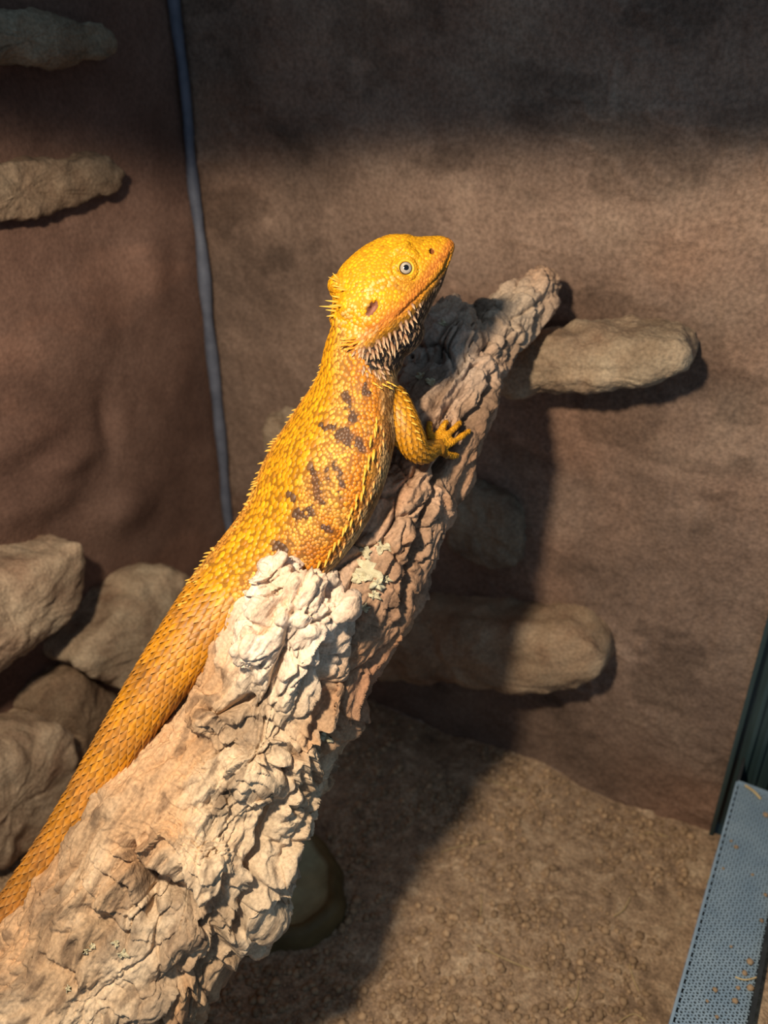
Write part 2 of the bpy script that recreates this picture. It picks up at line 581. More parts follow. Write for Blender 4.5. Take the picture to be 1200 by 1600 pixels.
# ------------------------------------------------------------------ rock ledges on the walls
def wall_rock(poly, axis, wallv, prot, seed, base=(1, 1, 1), flat=0.55, rough=0.0025):
    """rounded slab standing prot metres proud of a wall, silhouette given where it stands at mid depth"""
    sgn = -1 if axis == 1 else 1
    pl = wallv + sgn * prot * 0.55
    pts = np.array([on_plane(x, y, axis, pl) for x, y in poly])
    oth = [i for i in (0, 1, 2) if i != axis]
    q = pts[:, oth]
    q = np.concatenate([q, q[:1]])
    # resample by length, then round off
    seg = np.linalg.norm(np.diff(q, axis=0), axis=1)
    cum = np.concatenate([[0], np.cumsum(seg)])
    t = np.linspace(0, cum[-1], 161)[:-1]
    q = np.stack([np.interp(t, cum, q[:, i]) for i in (0, 1)], 1)
    for _ in range(4):
        q = 0.5 * q + 0.25 * (np.roll(q, 1, 0) + np.roll(q, -1, 0))
    c = q.mean(0)
    rings = []
    ts = np.concatenate([np.linspace(-0.3, 0.6, 14), 0.6 + 0.4 * np.sin(np.linspace(0.12, math.pi / 2, 14))])
    for tt in ts:
        if tt <= 0.6:
            sc, h = 1.0, tt
        else:
            a = (tt - 0.6) / 0.4
            sc = max(0.0, 1 - (a * 0.97) ** 3.2) ** 0.5
            sc = max(sc, 0.22)
            h = 0.6 + 0.4 * a
        R = np.zeros((len(q), 3))
        R[:, oth] = c + (q - c) * sc
        R[:, axis] = wallv + sgn * prot * h
        rings.append(R)
    # flat face: fill inner rings
    last = rings[-1]
    cc = last.mean(0)
    for s in (0.7, 0.4, 0.12):
        R = cc + (last - cc) * s
        rings.append(R)
    V = np.concatenate(rings)
    k = len(q)
    idx = np.arange(len(rings) * k).reshape(len(rings), k)
    nx = np.roll(idx, -1, 1)
    Fc = np.stack([idx[:-1], nx[:-1], nx[1:], idx[1:]], -1).reshape(-1, 4)
    V = np.concatenate([V, rings[-1].mean(0)[None]])
    Fc = np.concatenate([Fc, np.stack([idx[-1], nx[-1], np.full(k, len(V) - 1), np.full(k, len(V) - 1)], 1)])
    tm = mesh_np('tmp', V, [tuple(dict.fromkeys(f)) for f in Fc.tolist()])
    Nn = get_N(tm)
    bpy.data.meshes.remove(tm)
    mid = V.copy(); mid[:, oth] -= c; mid[:, axis] = 0
    if ((V[idx[10]] - np.concatenate([V[idx[10]].mean(0)[None]])) * Nn[idx[10]]).sum() < 0:
        Nn = -Nn
    V = V + Nn * (rough * 1.4 * fbm(V * 38, 3, seed) + rough * 0.45 * fbm(V * 190, 3, seed + 5))[:, None]
    Fc = [tuple(dict.fromkeys(f)) for f in Fc.tolist()]
    tone = 1 + 0.18 * fbm(V * 40, 3, seed + 9)
    return V, Fc, np.array(base) * tone[:, None]

ROCKS = [
    ('rock_ledge', [(770, 560), (800, 538), (850, 522), (930, 515), (1010, 514), (1060, 520), (1085, 540), (1090, 560), (1075, 582), (1040, 596), (960, 603), (880, 607), (810, 612), (770, 606)],
     1, 0.050, 3, (1.0, 0.96, 0.9), 'long sandy rock ledge on the back wall below the branch tip', 'rock'),
    ('wall_stone', [(690, 790), (705, 762), (740, 755), (785, 775), (812, 810), (820, 850), (805, 880), (775, 887), (735, 875), (700, 850)],
     1, 0.016, 5, (0.8, 0.85, 0.86), 'small oval grey-brown stone bulging from the back wall beneath the upper ledge', 'rock'),
    ('rock_ledge', [(540, 1000), (560, 965), (640, 953), (740, 958), (830, 968), (890, 978), (930, 990), (950, 1020), (950, 1048), (925, 1066), (870, 1077), (800, 1066), (700, 1058), (600, 1056), (545, 1045)],
     1, 0.050, 8, (0.98, 0.9, 0.82), 'low brownish rock ledge near the floor on the back wall', 'rock'),
    ('wall_stone', [(410, 690), (418, 655), (440, 640), (458, 650), (466, 680), (450, 705), (425, 708)],
     1, 0.010, 14, (0.95, 0.93, 0.9), 'little rounded stone on the back wall behind the lizard back', 'rock'),
    ('rock_ledge', [(-160, 18), (0, 22), (90, 24), (150, 32), (176, 58), (174, 92), (120, 100), (0, 100), (-160, 106)],
     0, 0.026, 17, (0.78, 0.82, 0.80), 'topmost blunt grey rock ledge on the side wall left of the silicone seam', 'rock'),
    ('rock_ledge', [(-160, 272), (0, 254), (100, 246), (165, 246), (192, 268), (180, 300), (110, 322), (40, 338), (-20, 350), (-160, 372)],
     0, 0.016, 21, (0.58, 0.53, 0.5), 'thin tapering brown rock ledge second from the top on the side wall', 'rock'),
    ('wall_stone', [(-140, 945), (-40, 905), (0, 888), (60, 862), (110, 843), (124, 870), (118, 915), (95, 955), (60, 990), (20, 1025), (-10, 1050), (-140, 1110)],
     0, 0.045, 25, (1.22, 1.18, 1.14), 'big pale slanting rock slab on the side wall with a deep shadow beneath', 'rock'),
    ('wall_stone', [(105, 1035), (120, 1000), (160, 960), (215, 910), (260, 888), (300, 900), (330, 940), (330, 1010), (270, 1050), (190, 1070), (140, 1062)],
     0, 0.042, 29, (1.08, 1.05, 1.0), 'rounded grey-brown rock on the side wall right behind the lizard tail', 'rock'),
    ('wall_stone', [(-140, 1190), (-40, 1165), (20, 1140), (75, 1124), (100, 1145), (104, 1195), (95, 1250), (60, 1300), (0, 1342), (-140, 1380)],
     0, 0.050, 33, (1.15, 1.1, 1.06), 'broad pale rock low on the side wall next to the soil', 'rock'),
    ('wall_stone', [(40, 1110), (70, 1070), (110, 1050), (150, 1060), (180, 1095), (190, 1160), (170, 1230), (120, 1250), (90, 1180)],
     0, 0.020, 37, (0.62, 0.55, 0.5), 'dark brown sunken rock wedged among the pale rocks of the side wall', 'rock'),
]
for (nm, poly, ax, prot, seed, base, lab, cat) in ROCKS:
    V, Fc, c = wall_rock(poly, ax, YB if ax == 1 else XL, prot, seed, base)
    tag(link(nm, mesh_np(nm, V, Fc, True, np.clip(c, 0, 1.4)), M_ledge), lab, cat)


# ------------------------------------------------------------------ log
def px_tube(st, n=40, k=40, ell=None):
    pts = [P(a, b, d_) for a, b, d_, r_ in st]
    rad = [r_ * d_ / F for a, b, d_, r_ in st]
    return tube(pts, rad, n, k)

trunk = [(-190, 2060, .392, 180), (-60, 1820, .392, 180), (60, 1620, .390, 178), (175, 1455, .388, 174), (300, 1290, .388, 166), (400, 1130, .390, 122),
         (500, 970, .395, 98), (590, 830, .399, 86), (652, 715, .409, 80), (702, 625, .421, 70), (745, 560, .437, 55)]
upper = [(700, 640, .435, 60), (755, 560, .448, 46), (795, 505, .460, 36), (830, 470, .468, 27), (852, 448, .472, 17), (860, 438, .474, 8)]
stub = [(370, 1150, .385, 105), (405, 1080, .372, 96), (432, 1025, .360, 84), (450, 985, .352, 76), (456, 968, .349, 72)]
rightplates = [(370, 1440, .385, 44), (405, 1350, .388, 48), (435, 1255, .392, 42), (468, 1165, .398, 38)]
bottomroot = [(150, 1700, .382, 95), (215, 1610, .375, 92), (270, 1500, .372, 80), (320, 1420, .372, 70), (350, 1340, .370, 55)]
knob1 = [(650, 560, .430, 42), (690, 545, .430, 56), (715, 560, .432, 50)]
knob2 = [(675, 500, .448, 24), (700, 492, .450, 26), (725, 500, .452, 20)]
spur = [(735, 520, .446, 12), (750, 498, .448, 8), (758, 488, .448, 6)]
ridge_ = [(640, 680, .405, 30), (690, 640, .415, 34), (740, 590, .425, 34), (775, 560, .438, 28)]
log_me = remeshed([px_tube(trunk, 60, 48), px_tube(upper, 30, 32), px_tube(stub, 20, 40), px_tube(rightplates, 20, 24), px_tube(bottomroot, 20, 28),
                   px_tube(knob1, 12, 24), px_tube(knob2, 12, 20), px_tube(spur, 8, 14), px_tube(ridge_, 14, 20)] + [
                   ellipsoid(P(a, b, d_), (cdir(.6, .8, 0) * ra * d_ / F, cdir(.8, -.6, 0) * rb_ * d_ / F, cdir(0, 0, 1) * rc * d_ / F)) for a, b, d_, ra, rb_, rc in
                   [(315, 1340, .346, 56, 78, 52), (285, 1440, .347, 42, 48, 36), (424, 1322, .374, 34, 40, 46), (388, 1398, .368, 34, 46, 46), (448, 1245, .386, 36, 32, 42),
                    (395, 1185, .350, 62, 40, 40), (335, 1120, .352, 40, 46, 36), (424, 900, .341, 34, 26, 30), (528, 950, .343, 24, 18, 22), (500, 948, .347, 30, 28, 26),
                    (400, 1010, .338, 44, 30, 30), (470, 1020, .345, 60, 26, 30), (120, 1520, .350, 70, 50, 34), (225, 1545, .345, 50, 46, 30), (200, 1280, .352, 70, 36, 26)]], 0.0014, 3, 1)
V = get_V(log_me)
N0 = get_N(log_me)
base_bvh = bvh_np(V[:], faces_np(log_me))
AX = unit(P(655, 710, .422) - P(60, 1620, .39))
E1 = unit(np.cross(AX, [0, 0, 1.0]))
E2 = np.cross(AX, E1)
Q = np.column_stack([V @ AX, V @ E1, V @ E2])
Qw = Q + 0.006 * np.column_stack([vnoise(V * 40, 1), vnoise(V * 40, 2), vnoise(V * 40, 3)])
def pxof(V):
    r_ = V - CAM
    z_ = r_ @ FW
    return 600 + F * (r_ @ RT) / z_, 800 - F * (r_ @ UP) / z_
PXx, PXy = pxof(V)
upperness = sstep(0, 1, (-(PXy - 1000) / 250.0) * 0.5 + 0.5)       # towards the upper arm
tr = crom([(a, b, r_) for a, b, d_, r_ in trunk], 90)
tdir = np.gradient(tr[:, :2], axis=0); tdir /= np.linalg.norm(tdir, axis=1)[:, None]
ti = np.zeros(len(V), int); tb = np.full(len(V), 1e12)
for k_ in range(90):
    dd = (PXx - tr[k_, 0]) ** 2 + (PXy - tr[k_, 1]) ** 2
    m_ = dd < tb
    tb[m_] = dd[m_]; ti[m_] = k_
side = ((PXx - tr[ti, 0]) * -tdir[ti, 1] + (PXy - tr[ti, 1]) * tdir[ti, 0]) / tr[ti, 2]
calm = (1 - sstep(-0.55, -0.10, side + 0.15 * vnoise(V * 30, 5))) * (1 - sstep(0.2, 0.6, upperness))      # smooth worn flank under the tail
calm = np.maximum(calm, 0.75 * sstep(1330, 1480, PXy - 0.3 * (PXx - 200)) * (1 - sstep(150, 300, PXx)))
knob_m = 1 - calm
e = (0.0040 + 0.0024 * knob_m) * fbm(Qw * [14, 30, 30], 3, 3)
# overlapping folds of bark
warp = fbm(V * 26, 3, 205)
ph1 = Q[:, 0] / 0.019 + 1.9 * warp + 0.8 * side
t1 = ph1 - np.floor(ph1)
fold_m = sstep(-0.15, 0.35, fbm(V * 34, 2, 207)) * knob_m * (1 - 0.85 * upperness)
e += 0.0062 * fold_m * sstep(0, 0.10, t1) * (1 - t1) ** 1.3
ph2 = Q[:, 0] / 0.0085 + 2.2 * fbm(V * 42, 3, 215) - 0.6 * side
t2_ = ph2 - np.floor(ph2)
e += 0.0020 * (1 - 0.75 * upperness) * sstep(-0.1, 0.3, fbm(V * 55, 2, 217)) * (0.25 + 0.75 * knob_m) * sstep(0, 0.12, t2_) * (1 - t2_)
# lengthwise ridges and fissures
rg1 = fbm(Qw * [16, 80, 80], 3, 225)
e += 0.0036 * (1 - np.minimum(1, np.abs(rg1) * 2.2)) * (0.4 + 0.6 * knob_m)
rg2 = fbm(Qw * [12, 62, 62] + 4.4, 3, 235)
e -= (0.0034 + 0.0014 * upperness) * np.exp(-(rg2 / 0.04) ** 2) * sstep(-0.2, 0.4, fbm(V * 20, 2, 237))
F1, F2, ID = worley(Qw * [36, 66, 66], 71)
e += 0.0034 * (0.55 - F1) * 1.6 * knob_m * (1 - 0.5 * upperness)
e -= 0.0034 * np.exp(-((F2 - F1) / 0.06) ** 2) * knob_m * sstep(-0.3, 0.4, fbm(V * 25, 2, 6))
G1, G2, _ = worley(Qw * [75, 170, 170], 81)
e += 0.0011 * (0.5 - G1) * 1.4 * (1 - 0.5 * upperness)
e -= 0.0011 * np.exp(-((G2 - G1) / 0.07) ** 2) * sstep(0.0, 0.5, fbm(V * 45, 2, 16))
e += 0.0010 * fbm(Qw * [80, 330, 330], 3, 26)
e += 0.0004 * fbm(Qw * [200, 1000, 1000], 2, 36)
# jagged broken end of the stub
tipn = P(472, 915, .340)
dst = np.linalg.norm(V - tipn, axis=1)
e += np.exp(-(dst / 0.016) ** 2) * 0.004 * fbm(V * 160, 3, 44)
V1 = V + N0 * e[:, None]
# deep cracks where the photograph shows them
cwA, cwB = 1 + 0.35 * vnoise(V * 220, 61), 0.0012 * vnoise(V * 120, 62)
def carve(V1, poly, width, depth):
    pts = []
    for (a, b) in poly:
        h, _ = hit(base_bvh, a, b)
        if h is not None:
            pts.append(h)
    if len(pts) < 2:
        return V1
    pts = np.array(pts)
    lo, hi = pts.min(0) - 4 * width, pts.max(0) + 4 * width
    ii = np.nonzero(((V > lo) & (V < hi)).all(1))[0]
    best = np.full(len(ii), 1e9)
    Vi = V[ii]
    for a, b in zip(pts[:-1], pts[1:]):
        ab = b - a
        t = np.clip(((Vi - a) @ ab) / max(ab @ ab, 1e-12), 0, 1)
        best = np.minimum(best, np.linalg.norm(Vi - (a + t[:, None] * ab), axis=1))
    best = best * cwA[ii] + cwB[ii]
    V1[ii] -= N0[ii] * (depth * np.exp(-(best / width) ** 2))[:, None]
    return V1
for poly, wd, dp in [
    ([(200, 1325), (222, 1380), (236, 1440)], .0024, .012), ([(130, 1425), (160, 1450), (190, 1475)], .002, .005),
    ([(225, 1370), (265, 1405), (320, 1418), (365, 1385)], .0028, .012), ([(365, 1440), (385, 1370), (408, 1320), (425, 1250), (438, 1190)], .0030, .014), ([(330, 1440), (345, 1480), (320, 1510)], .003, .010),
    ([(415, 1300), (480, 1308)], .0020, .010), ([(385, 1380), (450, 1388)], .0022, .012), ([(318, 1095), (345, 1112), (385, 1106)], .0024, .010), ([(400, 1120), (425, 1090), (440, 1050)], .002, .008),
    ([(430, 1060), (445, 1000), (460, 960)], .0025, .006), ([(405, 985), (380, 960), (375, 950)], .0015, .004), ([(310, 1265), (350, 1245), (380, 1220)], .002, .004),
    ([(475, 1130), (500, 1080), (510, 1010)], .003, .008), ([(490, 1200), (495, 1150), (515, 1110)], .003, .009),
    ([(640, 760), (665, 700), (700, 640), (735, 600)], .0016, .004), ([(645, 860), (660, 800), (690, 740), (740, 660), (775, 590)], .0028, .009),
    ([(600, 960), (625, 900), (640, 850)], .002, .007), ([(740, 500), (770, 530), (790, 560)], .003, .006), ([(235, 1545), (270, 1530), (310, 1510)], .003, .006),
    ([(60, 1500), (110, 1530), (125, 1560)], .0015, .003)]:
    V1 = carve(V1, poly, wd, dp)
# woodworm holes in the knob
for (a, b, rr) in [(651, 573, .0014), (644, 558, .0010), (205, 1346, .0011)]:
    h, _ = hit(base_bvh, a, b)
    if h is not None:
        V1 = V1 - N0 * (0.005 * np.exp(-(np.linalg.norm(V - h, axis=1) / rr) ** 4))[:, None]
set_V(log_me, V1)
log_me.polygons.foreach_set('use_smooth', np.full(len(log_me.polygons), True))
# wood colours: pale stub with lamp glare lightened into its colour, tan trunk, redder bark on the far side of the upper arm
tan, pale, red, grey, warm = lin(176, 146, 114), lin(204, 180, 150), lin(146, 102, 78), lin(150, 146, 138), lin(186, 140, 96)
n1 = sstep(-0.5, 0.6, fbm(Qw * [20, 40, 40], 4, 101))[:, None]
n2 = sstep(0.0, 0.7, fbm(Qw * [14, 50, 50] + 7, 4, 111))[:, None]
c = tan * (1 - n1) + pale * n1
c = c * (1 - 0.6 * n2) + warm * 0.6 * n2
u2 = sstep(0.35, 0.75, upperness)[:, None]
redm = sstep(-0.25, 0.35, fbm(Qw * [24, 60, 60] + 3, 4, 121))[:, None]
c = c * (1 - 0.6 * u2) + (lin(176, 134, 110) * (1 - redm) + red * redm) * 0.6 * u2
rb = (np.exp(-(np.linalg.norm(V - P(545, 1050, .39), axis=1) / 0.03) ** 2))[:, None]
c = c * (1 - 0.7 * rb) + lin(152, 96, 70) * 0.7 * rb
tipw = (np.exp(-(np.linalg.norm(V - P(800, 500, .45), axis=1) / 0.035) ** 2))[:, None]
c = c * (1 - 0.8 * tipw) + lin(168, 152, 132) * 0.8 * tipw
kb = (np.exp(-(np.linalg.norm(V - P(690, 555, .41), axis=1) / 0.024) ** 2))[:, None]
c = c * (1 - 0.8 * kb) + grey * 0.8 * kb
stubw = (np.exp(-(np.linalg.norm(V - P(450, 965, .335), axis=1) / 0.036) ** 4))[:, None]
c = c * (1 - 0.85 * stubw) + (lin(236, 218, 198) * (1 - 0.5 * n2) + lin(214, 176, 140) * 0.5 * n2) * 0.85 * stubw  # stub whitened further to imitate the lamp's overexposure
low = sstep(0.15, 0.7, fbm(Qw * [26, 60, 60] + 13, 4, 131))[:, None] * (1 - 0.6 * stubw)
c = c * (1 - 0.55 * low) + lin(118, 94, 74) * 0.55 * low
fleck = sstep(0.45, 0.75, fbm(Qw * [60, 160, 160] + 3, 3, 141))[:, None] * (1 - 0.6 * stubw)
c = c * (1 - 0.55 * fleck) + lin(84, 66, 54) * 0.55 * fleck
set_col(log_me, c)
log_root = empty('driftwood_branch', P(60, 1620, .39) * [1, 1, 0])
tag(log_root, 'thick gnarled cork branch with a broken stub leaning diagonally up to the back wall', 'branch')
child(link('trunk', log_me, M_wood), log_root)
log_bvh = bvh_np(V1, faces_np(log_me))

# lichen flakes on the branch
def flake(px, py, rad, seed):
    h, nrm = hit(log_bvh, px, py)
    if h is None:
        return
    nrm = unit(nrm * 0.5 + unit(CAM - h) * 0.5)
    a = unit(np.cross(nrm, [0.3, 0.2, 1])); b = np.cross(nrm, a)
    k, V, fs = 26, [], []
    rr = np.random.default_rng(seed)
    ph = rr.random(6) * 6.28
    top = []
    for ring, q in enumerate((0.0, 0.35, 0.7, 1.0)):
        for i in range(k):
            t = 2 * math.pi * i / k
            lob = 1 + 0.22 * math.sin(3 * t + ph[0]) + 0.2 * math.sin(5 * t + ph[1]) + 0.16 * math.sin(9 * t + ph[2])
            x, y = q * rad * lob * math.cos(t), q * rad * lob * math.sin(t) * 0.75
            p = h + a * x + b * y
            near = log_bvh.find_nearest(Vector(p))
            s = np.array(near[0]) if near[0] is not None else p
            p = s * 0.75 + p * 0.25 + nrm * (0.0007 + 0.0009 * q * math.sin(4 * t + ph[3]) + 0.0006 * q)
            V.append(p)
    for ring in range(3):
        for i in range(k):
            j = (i + 1) % k
            fs.append((ring * k + i, ring * k + j, (ring + 1) * k + j, (ring + 1) * k + i))
    m = len(V)
    V += [v - nrm * 0.0007 for v in V[3 * k:4 * k]]
    for i in range(k):
        j = (i + 1) % k
        fs.append((3 * k + i, 3 * k + j, m + j, m + i))
    fs.append(tuple(m + i for i in reversed(range(k))))
    child(link('lichen_flake', mesh_np('lichen_flake', np.array(V), fs, True), M_lichen), log_root)
for i, (a, b, r_) in enumerate([(575, 893, .0062), (590, 912, .0035), (568, 948, .0035), (597, 855, .0040), (573, 863, .0030), (560, 905, .0028), (585, 930, .0026), (603, 905, .0022),
                                (658, 588, .0030), (672, 597, .0026), (692, 505, .0020), (193, 1490, .0022), (146, 1478, .0014), (182, 1474, .0016), (108, 1545, .0014), (134, 1485, .0014), (510, 1150, .003)]):
    flake(a, b, r_, 40 + i)


# ------------------------------------------------------------------ bearded dragon
# spine stations: px, py, depth, half extent px, height/width, belly/back ratio, dorsal direction in camera space
SP = [(-150, 1680, .376, 15, 1.0, 1.0, (-.30, .20, .93)),
      (-60, 1535, .372, 20, .95, 1.0, (-.30, .20, .93)),
      (30, 1402, .368, 25, .95, 1.0, (-.32, .20, .92)),
      (100, 1300, .366, 28, .92, 1.0, (-.34, .20, .92)),
      (163, 1200, .366, 33, .90, 1.0, (-.36, .20, .91)),
      (225, 1100, .366, 39, .86, 1.0, (-.38, .22, .90)),
      (296, 1003, .368, 50, .80, 1.0, (-.42, .24, .87)),
      (372, 915, .372, 66, .66, .9, (-.50, .28, .82)),
      (452, 835, .374, 84, .60, .85, (-.60, .34, .72)),
      (500, 753, .374, 93, .60, .85, (-.68, .38, .62)),
      (539, 671, .372, 82, .62, .85, (-.72, .40, .56)),
      (558, 606, .368, 65, .70, .9, (-.76, .42, .50)),
      (562, 555, .364, 56, .80, 1.0, (-.78, .48, .38)),
      (572, 510, .362, 50, .85, 1.0, (-.74, .60, .25))]
NS = 220
rows = []
for (a, b, d_, he, hw, bd, D_) in SP:
    rows.append(list(P(a, b, d_)) + [he * d_ / F, hw, bd] + list(cdir(*D_)))
R = crom(rows, NS)
sC, sHE, sHW, sBD, sU = R[:, :3], R[:, 3], R[:, 4], R[:, 5], unit(R[:, 6:9])
sT, sS, sD = frames(sC, sU)
if (sS[100] @ cdir(1, -.5, .3)) < 0:
    sS = -sS
# half width from the wanted visible half extent
view = unit(sC - CAM)
e_img = unit(np.cross(sT, view))
k1 = np.abs((sS * e_img).sum(1)); k2 = np.abs((sD * e_img).sum(1))
sW = sHE / np.sqrt(k1 ** 2 + (sHW * k2) ** 2)
sH = sW * sHW
KS = 56
TH = np.linspace(0, 2 * math.pi, KS, endpoint=False)
def body_prof(i, th=TH):
    cx, sy = np.cos(th), np.sin(th)
    fl = np.clip((sHW[i] - 0.6) / 0.3, 0, 1)
    ex = 0.86 + 0.14 * fl                       # flatter back on the trunk
    x = np.sign(cx) * np.abs(cx) ** ex * sW[i]
    y = np.where(sy > 0, np.abs(sy) ** 1.0 * sH[i], -np.abs(sy) ** 0.9 * sH[i] * sBD[i])
    return np.stack([x, y], 1)
body_part = loft(sC, sS, sD, body_prof)

# head frame
HO = P(560, 500, .360)
hA = cdir(.83, .56, 0.06)
hB = cdir(-.56, .83, 0.10)
hB = unit(hB - hA * (hA @ hB))
hY = np.cross(hB, hA)
if hY @ FW > 0:
    hY = -hY
PXM = .360 / F
def HP(s, t, y=0.0):
    return HO + (hA * s + hB * t + hY * y) * PXM
HS = [(-38, 24, -34, 32, 0), (-22, 40, -46, 46, 0), (-4, 62, -56, 58, -4), (18, 79, -66, 71, -8), (45, 85.5, -72, 71, -10), (77, 86.5, -62, 61, -6), (104, 82, -47, 50, 2), (120, 75, -38, 44, 5),
      (130, 67, -33, 40, 6), (142, 55.5, -26, 35, 7), (160, 44, -12, 27, 9), (174, 35.5, -2, 19, 11), (183, 27, 5, 12, 13), (187.5, 19, 10, 5, 14)]
HR = crom(HS, 60)
hC = np.array([HP(s, zm) for s, zt, zb, hw, zm in HR])
def head_prof(i):
    s, zt, zb, hw, zm = HR[i]
    cx, sy = np.cos(TH), np.sin(TH)
    x = np.sign(cx) * np.abs(cx) ** 0.85 * hw
    y = np.where(sy > 0, np.abs(sy) ** 0.92 * (zt - zm), -np.abs(sy) ** 0.9 * (zm - zb))
    # cheeks slope in towards the skull roof
    x = x * np.where(sy > 0, 1 - 0.20 * np.abs(sy) ** 1.5, 1 - 0.12 * np.abs(sy))
    return np.stack([x, y], 1) * PXM
head_part = loft(hC, np.repeat(hY[None], 60, 0), np.repeat(hB[None], 60, 0), head_prof)
def blob(s, t, y, rs, rt_, ry):
    return ellipsoid(HP(s, t, y), (hA * rs * PXM, hB * rt_ * PXM, hY * ry * PXM))
parts = [body_part, head_part,
         blob(-8, -58, 0, 46, 46, 50),          # beard pouch
         blob(36, -62, 0, 44, 26, 46),
         blob(34, 18, 40, 40, 30, 24), blob(34, 18, -40, 40, 30, 24),        # jaw muscles
         blob(104, 45, 33, 24, 11, 14), blob(104, 42, -33, 24, 11, 14),      # brow ridges
         blob(107, 26, 34, 22, 20, 14), blob(107, 26, -34, 22, 20, 14),      # orbit
         blob(8, 16, 46, 28, 24, 18), blob(8, 16, -46, 28, 24, 18),
         blob(112, 52, 0, 30, 20, 32), blob(4, 58, 22, 18, 16, 26), blob(4, 58, -22, 18, 16, 26)]

# near foreleg
def surf(px, py, off, default):
    h, n_ = hit(log_bvh, px, py)
    if h is None:
        return P(px, py, default)
    z_ = (h - CAM) @ FW
    return P(px, py, z_ - off)
def mm(px, d_=0.375):
    return px * d_ / F
elbow = P(648, 704, .366)
wrist = surf(680, 698, .0055, .38)
wrist_d = (wrist - CAM) @ FW
arm_pts = [P(590, 612, .366), P(612, 622, .362), P(626, 650, .360), P(640, 684, .362), P(652, 704, .366), P(666, 706, .5 * (.366 + wrist_d)), P(679, 699, wrist_d - .001)]
arm_rad = [mm(22), mm(23), mm(24), mm(23.5), mm(19), mm(17), mm(12)]
parts.append(tube(arm_pts, arm_rad, 36, 24))
palm = surf(683, 697, .0045, .38)
fingers = [([(675, 692), (671, 676), (671, 662)], [6.8, 5.8, 5.4]),
           ([(680, 691), (688, 673), (697, 660)], [6.6, 5.5, 5.2]),
           ([(687, 692), (703, 676), (718, 661)], [6.6, 5.3, 5.0]),
           ([(690, 699), (712, 688), (732, 674)], [6.6, 5.3, 5.0]),
           ([(689, 706), (702, 711), (713, 712)], [6.8, 6.0, 5.6])]
fing_c = []
for pts2, rr in fingers:
    dense = crom([list(p_) + [r_] for p_, r_ in zip(pts2, rr)], 9)
    dep = []
    for a, b, r_ in dense:
        h, _ = hit(log_bvh, a, b)
        dep.append(((h - CAM) @ FW if h is not None and (h - CAM) @ FW < wrist_d + .03 else dep[-1] + .0005) - mm(r_) * 0.9)
    dep = np.array(dep)
    dep = np.minimum(dep, wrist_d + np.linspace(0, 0.016, 9))
    for _ in range(4):
        sm = dep.copy()
        sm[1:-1] = (dep[:-2] + dep[1:-1] * 2 + dep[2:]) / 4
        dep = np.minimum(dep, sm)
    dep -= 0.0008
    pts3 = [P(a, b, q) for (a, b, r_), q in zip(dense, dep)]
    # knuckle swell
    rad3 = [mm(r_) * (1 + 0.10 * math.cos(i * 2.2)) for i, (a, b, r_) in enumerate(dense)]
    parts.append(tube(pts3, rad3, 22, 14))
    fing_c.append((pts3[-1], unit(pts3[-1] - pts3[-3]), rad3[-1]))
parts.append(ellipsoid(palm, (cdir(.8, .4, 0) * mm(12), cdir(.5, -.8, 0) * mm(16), cdir(0, 0, 1) * mm(9))))

# far foreleg, resting on the hidden side, and the two hind legs
def at_spine(f, s, d_, along=0.0):
    i = int(f * (NS - 1))
    return sC[i] + sS[i] * s * sW[i] + sD[i] * d_ * sH[i] + sT[i] * along
fl_ = [at_spine(.88, -.5, -.2), at_spine(.88, -1.15, -.4, .002), at_spine(.86, -1.3, -.9, -.006), at_spine(.90, -1.2, -1.5, .010), at_spine(.93, -1.0, -1.8, .020)]
parts.append(tube(fl_, [mm(22), mm(22), mm(18), mm(14), mm(9)], 30, 20))
for sg in (1, -1):
    hl = [at_spine(.53, .4 * sg, -.4), at_spine(.54, .98 * sg, -.65, .006), at_spine(.57, 1.1 * sg, -.95, .018), at_spine(.53, 1.02 * sg, -1.2, .002), at_spine(.50, .9 * sg, -1.45, -.012)]
    parts.append(tube(hl, [mm(28), mm(28), mm(22), mm(16), mm(11)], 30, 20))
liz_me = remeshed(parts, 0.0008, 5, 1)
V = get_V(liz_me)
N = get_N(liz_me)
b0 = bvh_np(V, faces_np(liz_me))

def head_coords(X):
    q = (X - HO) / PXM
    return q @ hA, q @ hB, q @ hY

def spine_coords(X):
    """nearest spine station index (continuous 0..1), angle from the dorsal line towards the near side, normalised radius"""
    best = np.full(len(X), 1e9); idx = np.zeros(len(X), int)
    for a in range(0, NS, 2):
        d2 = ((X - sC[a]) ** 2).sum(1) / (sW[a] ** 2)
        # prefer the station whose plane contains the point
        along = np.abs((X - sC[a]) @ sT[a])
        m = along * 1.0 + 0.02 * np.sqrt(((X - sC[a]) ** 2).sum(1))
        take = m < best
        best = np.where(take, m, best); idx = np.where(take, a, idx)
    q = X - sC[idx]
    x = (q * sS[idx]).sum(1) / sW[idx]
    y = (q * sD[idx]).sum(1) / sH[idx]
    return idx / (NS - 1.0), np.arctan2(x, y), np.sqrt(x * x + y * y)

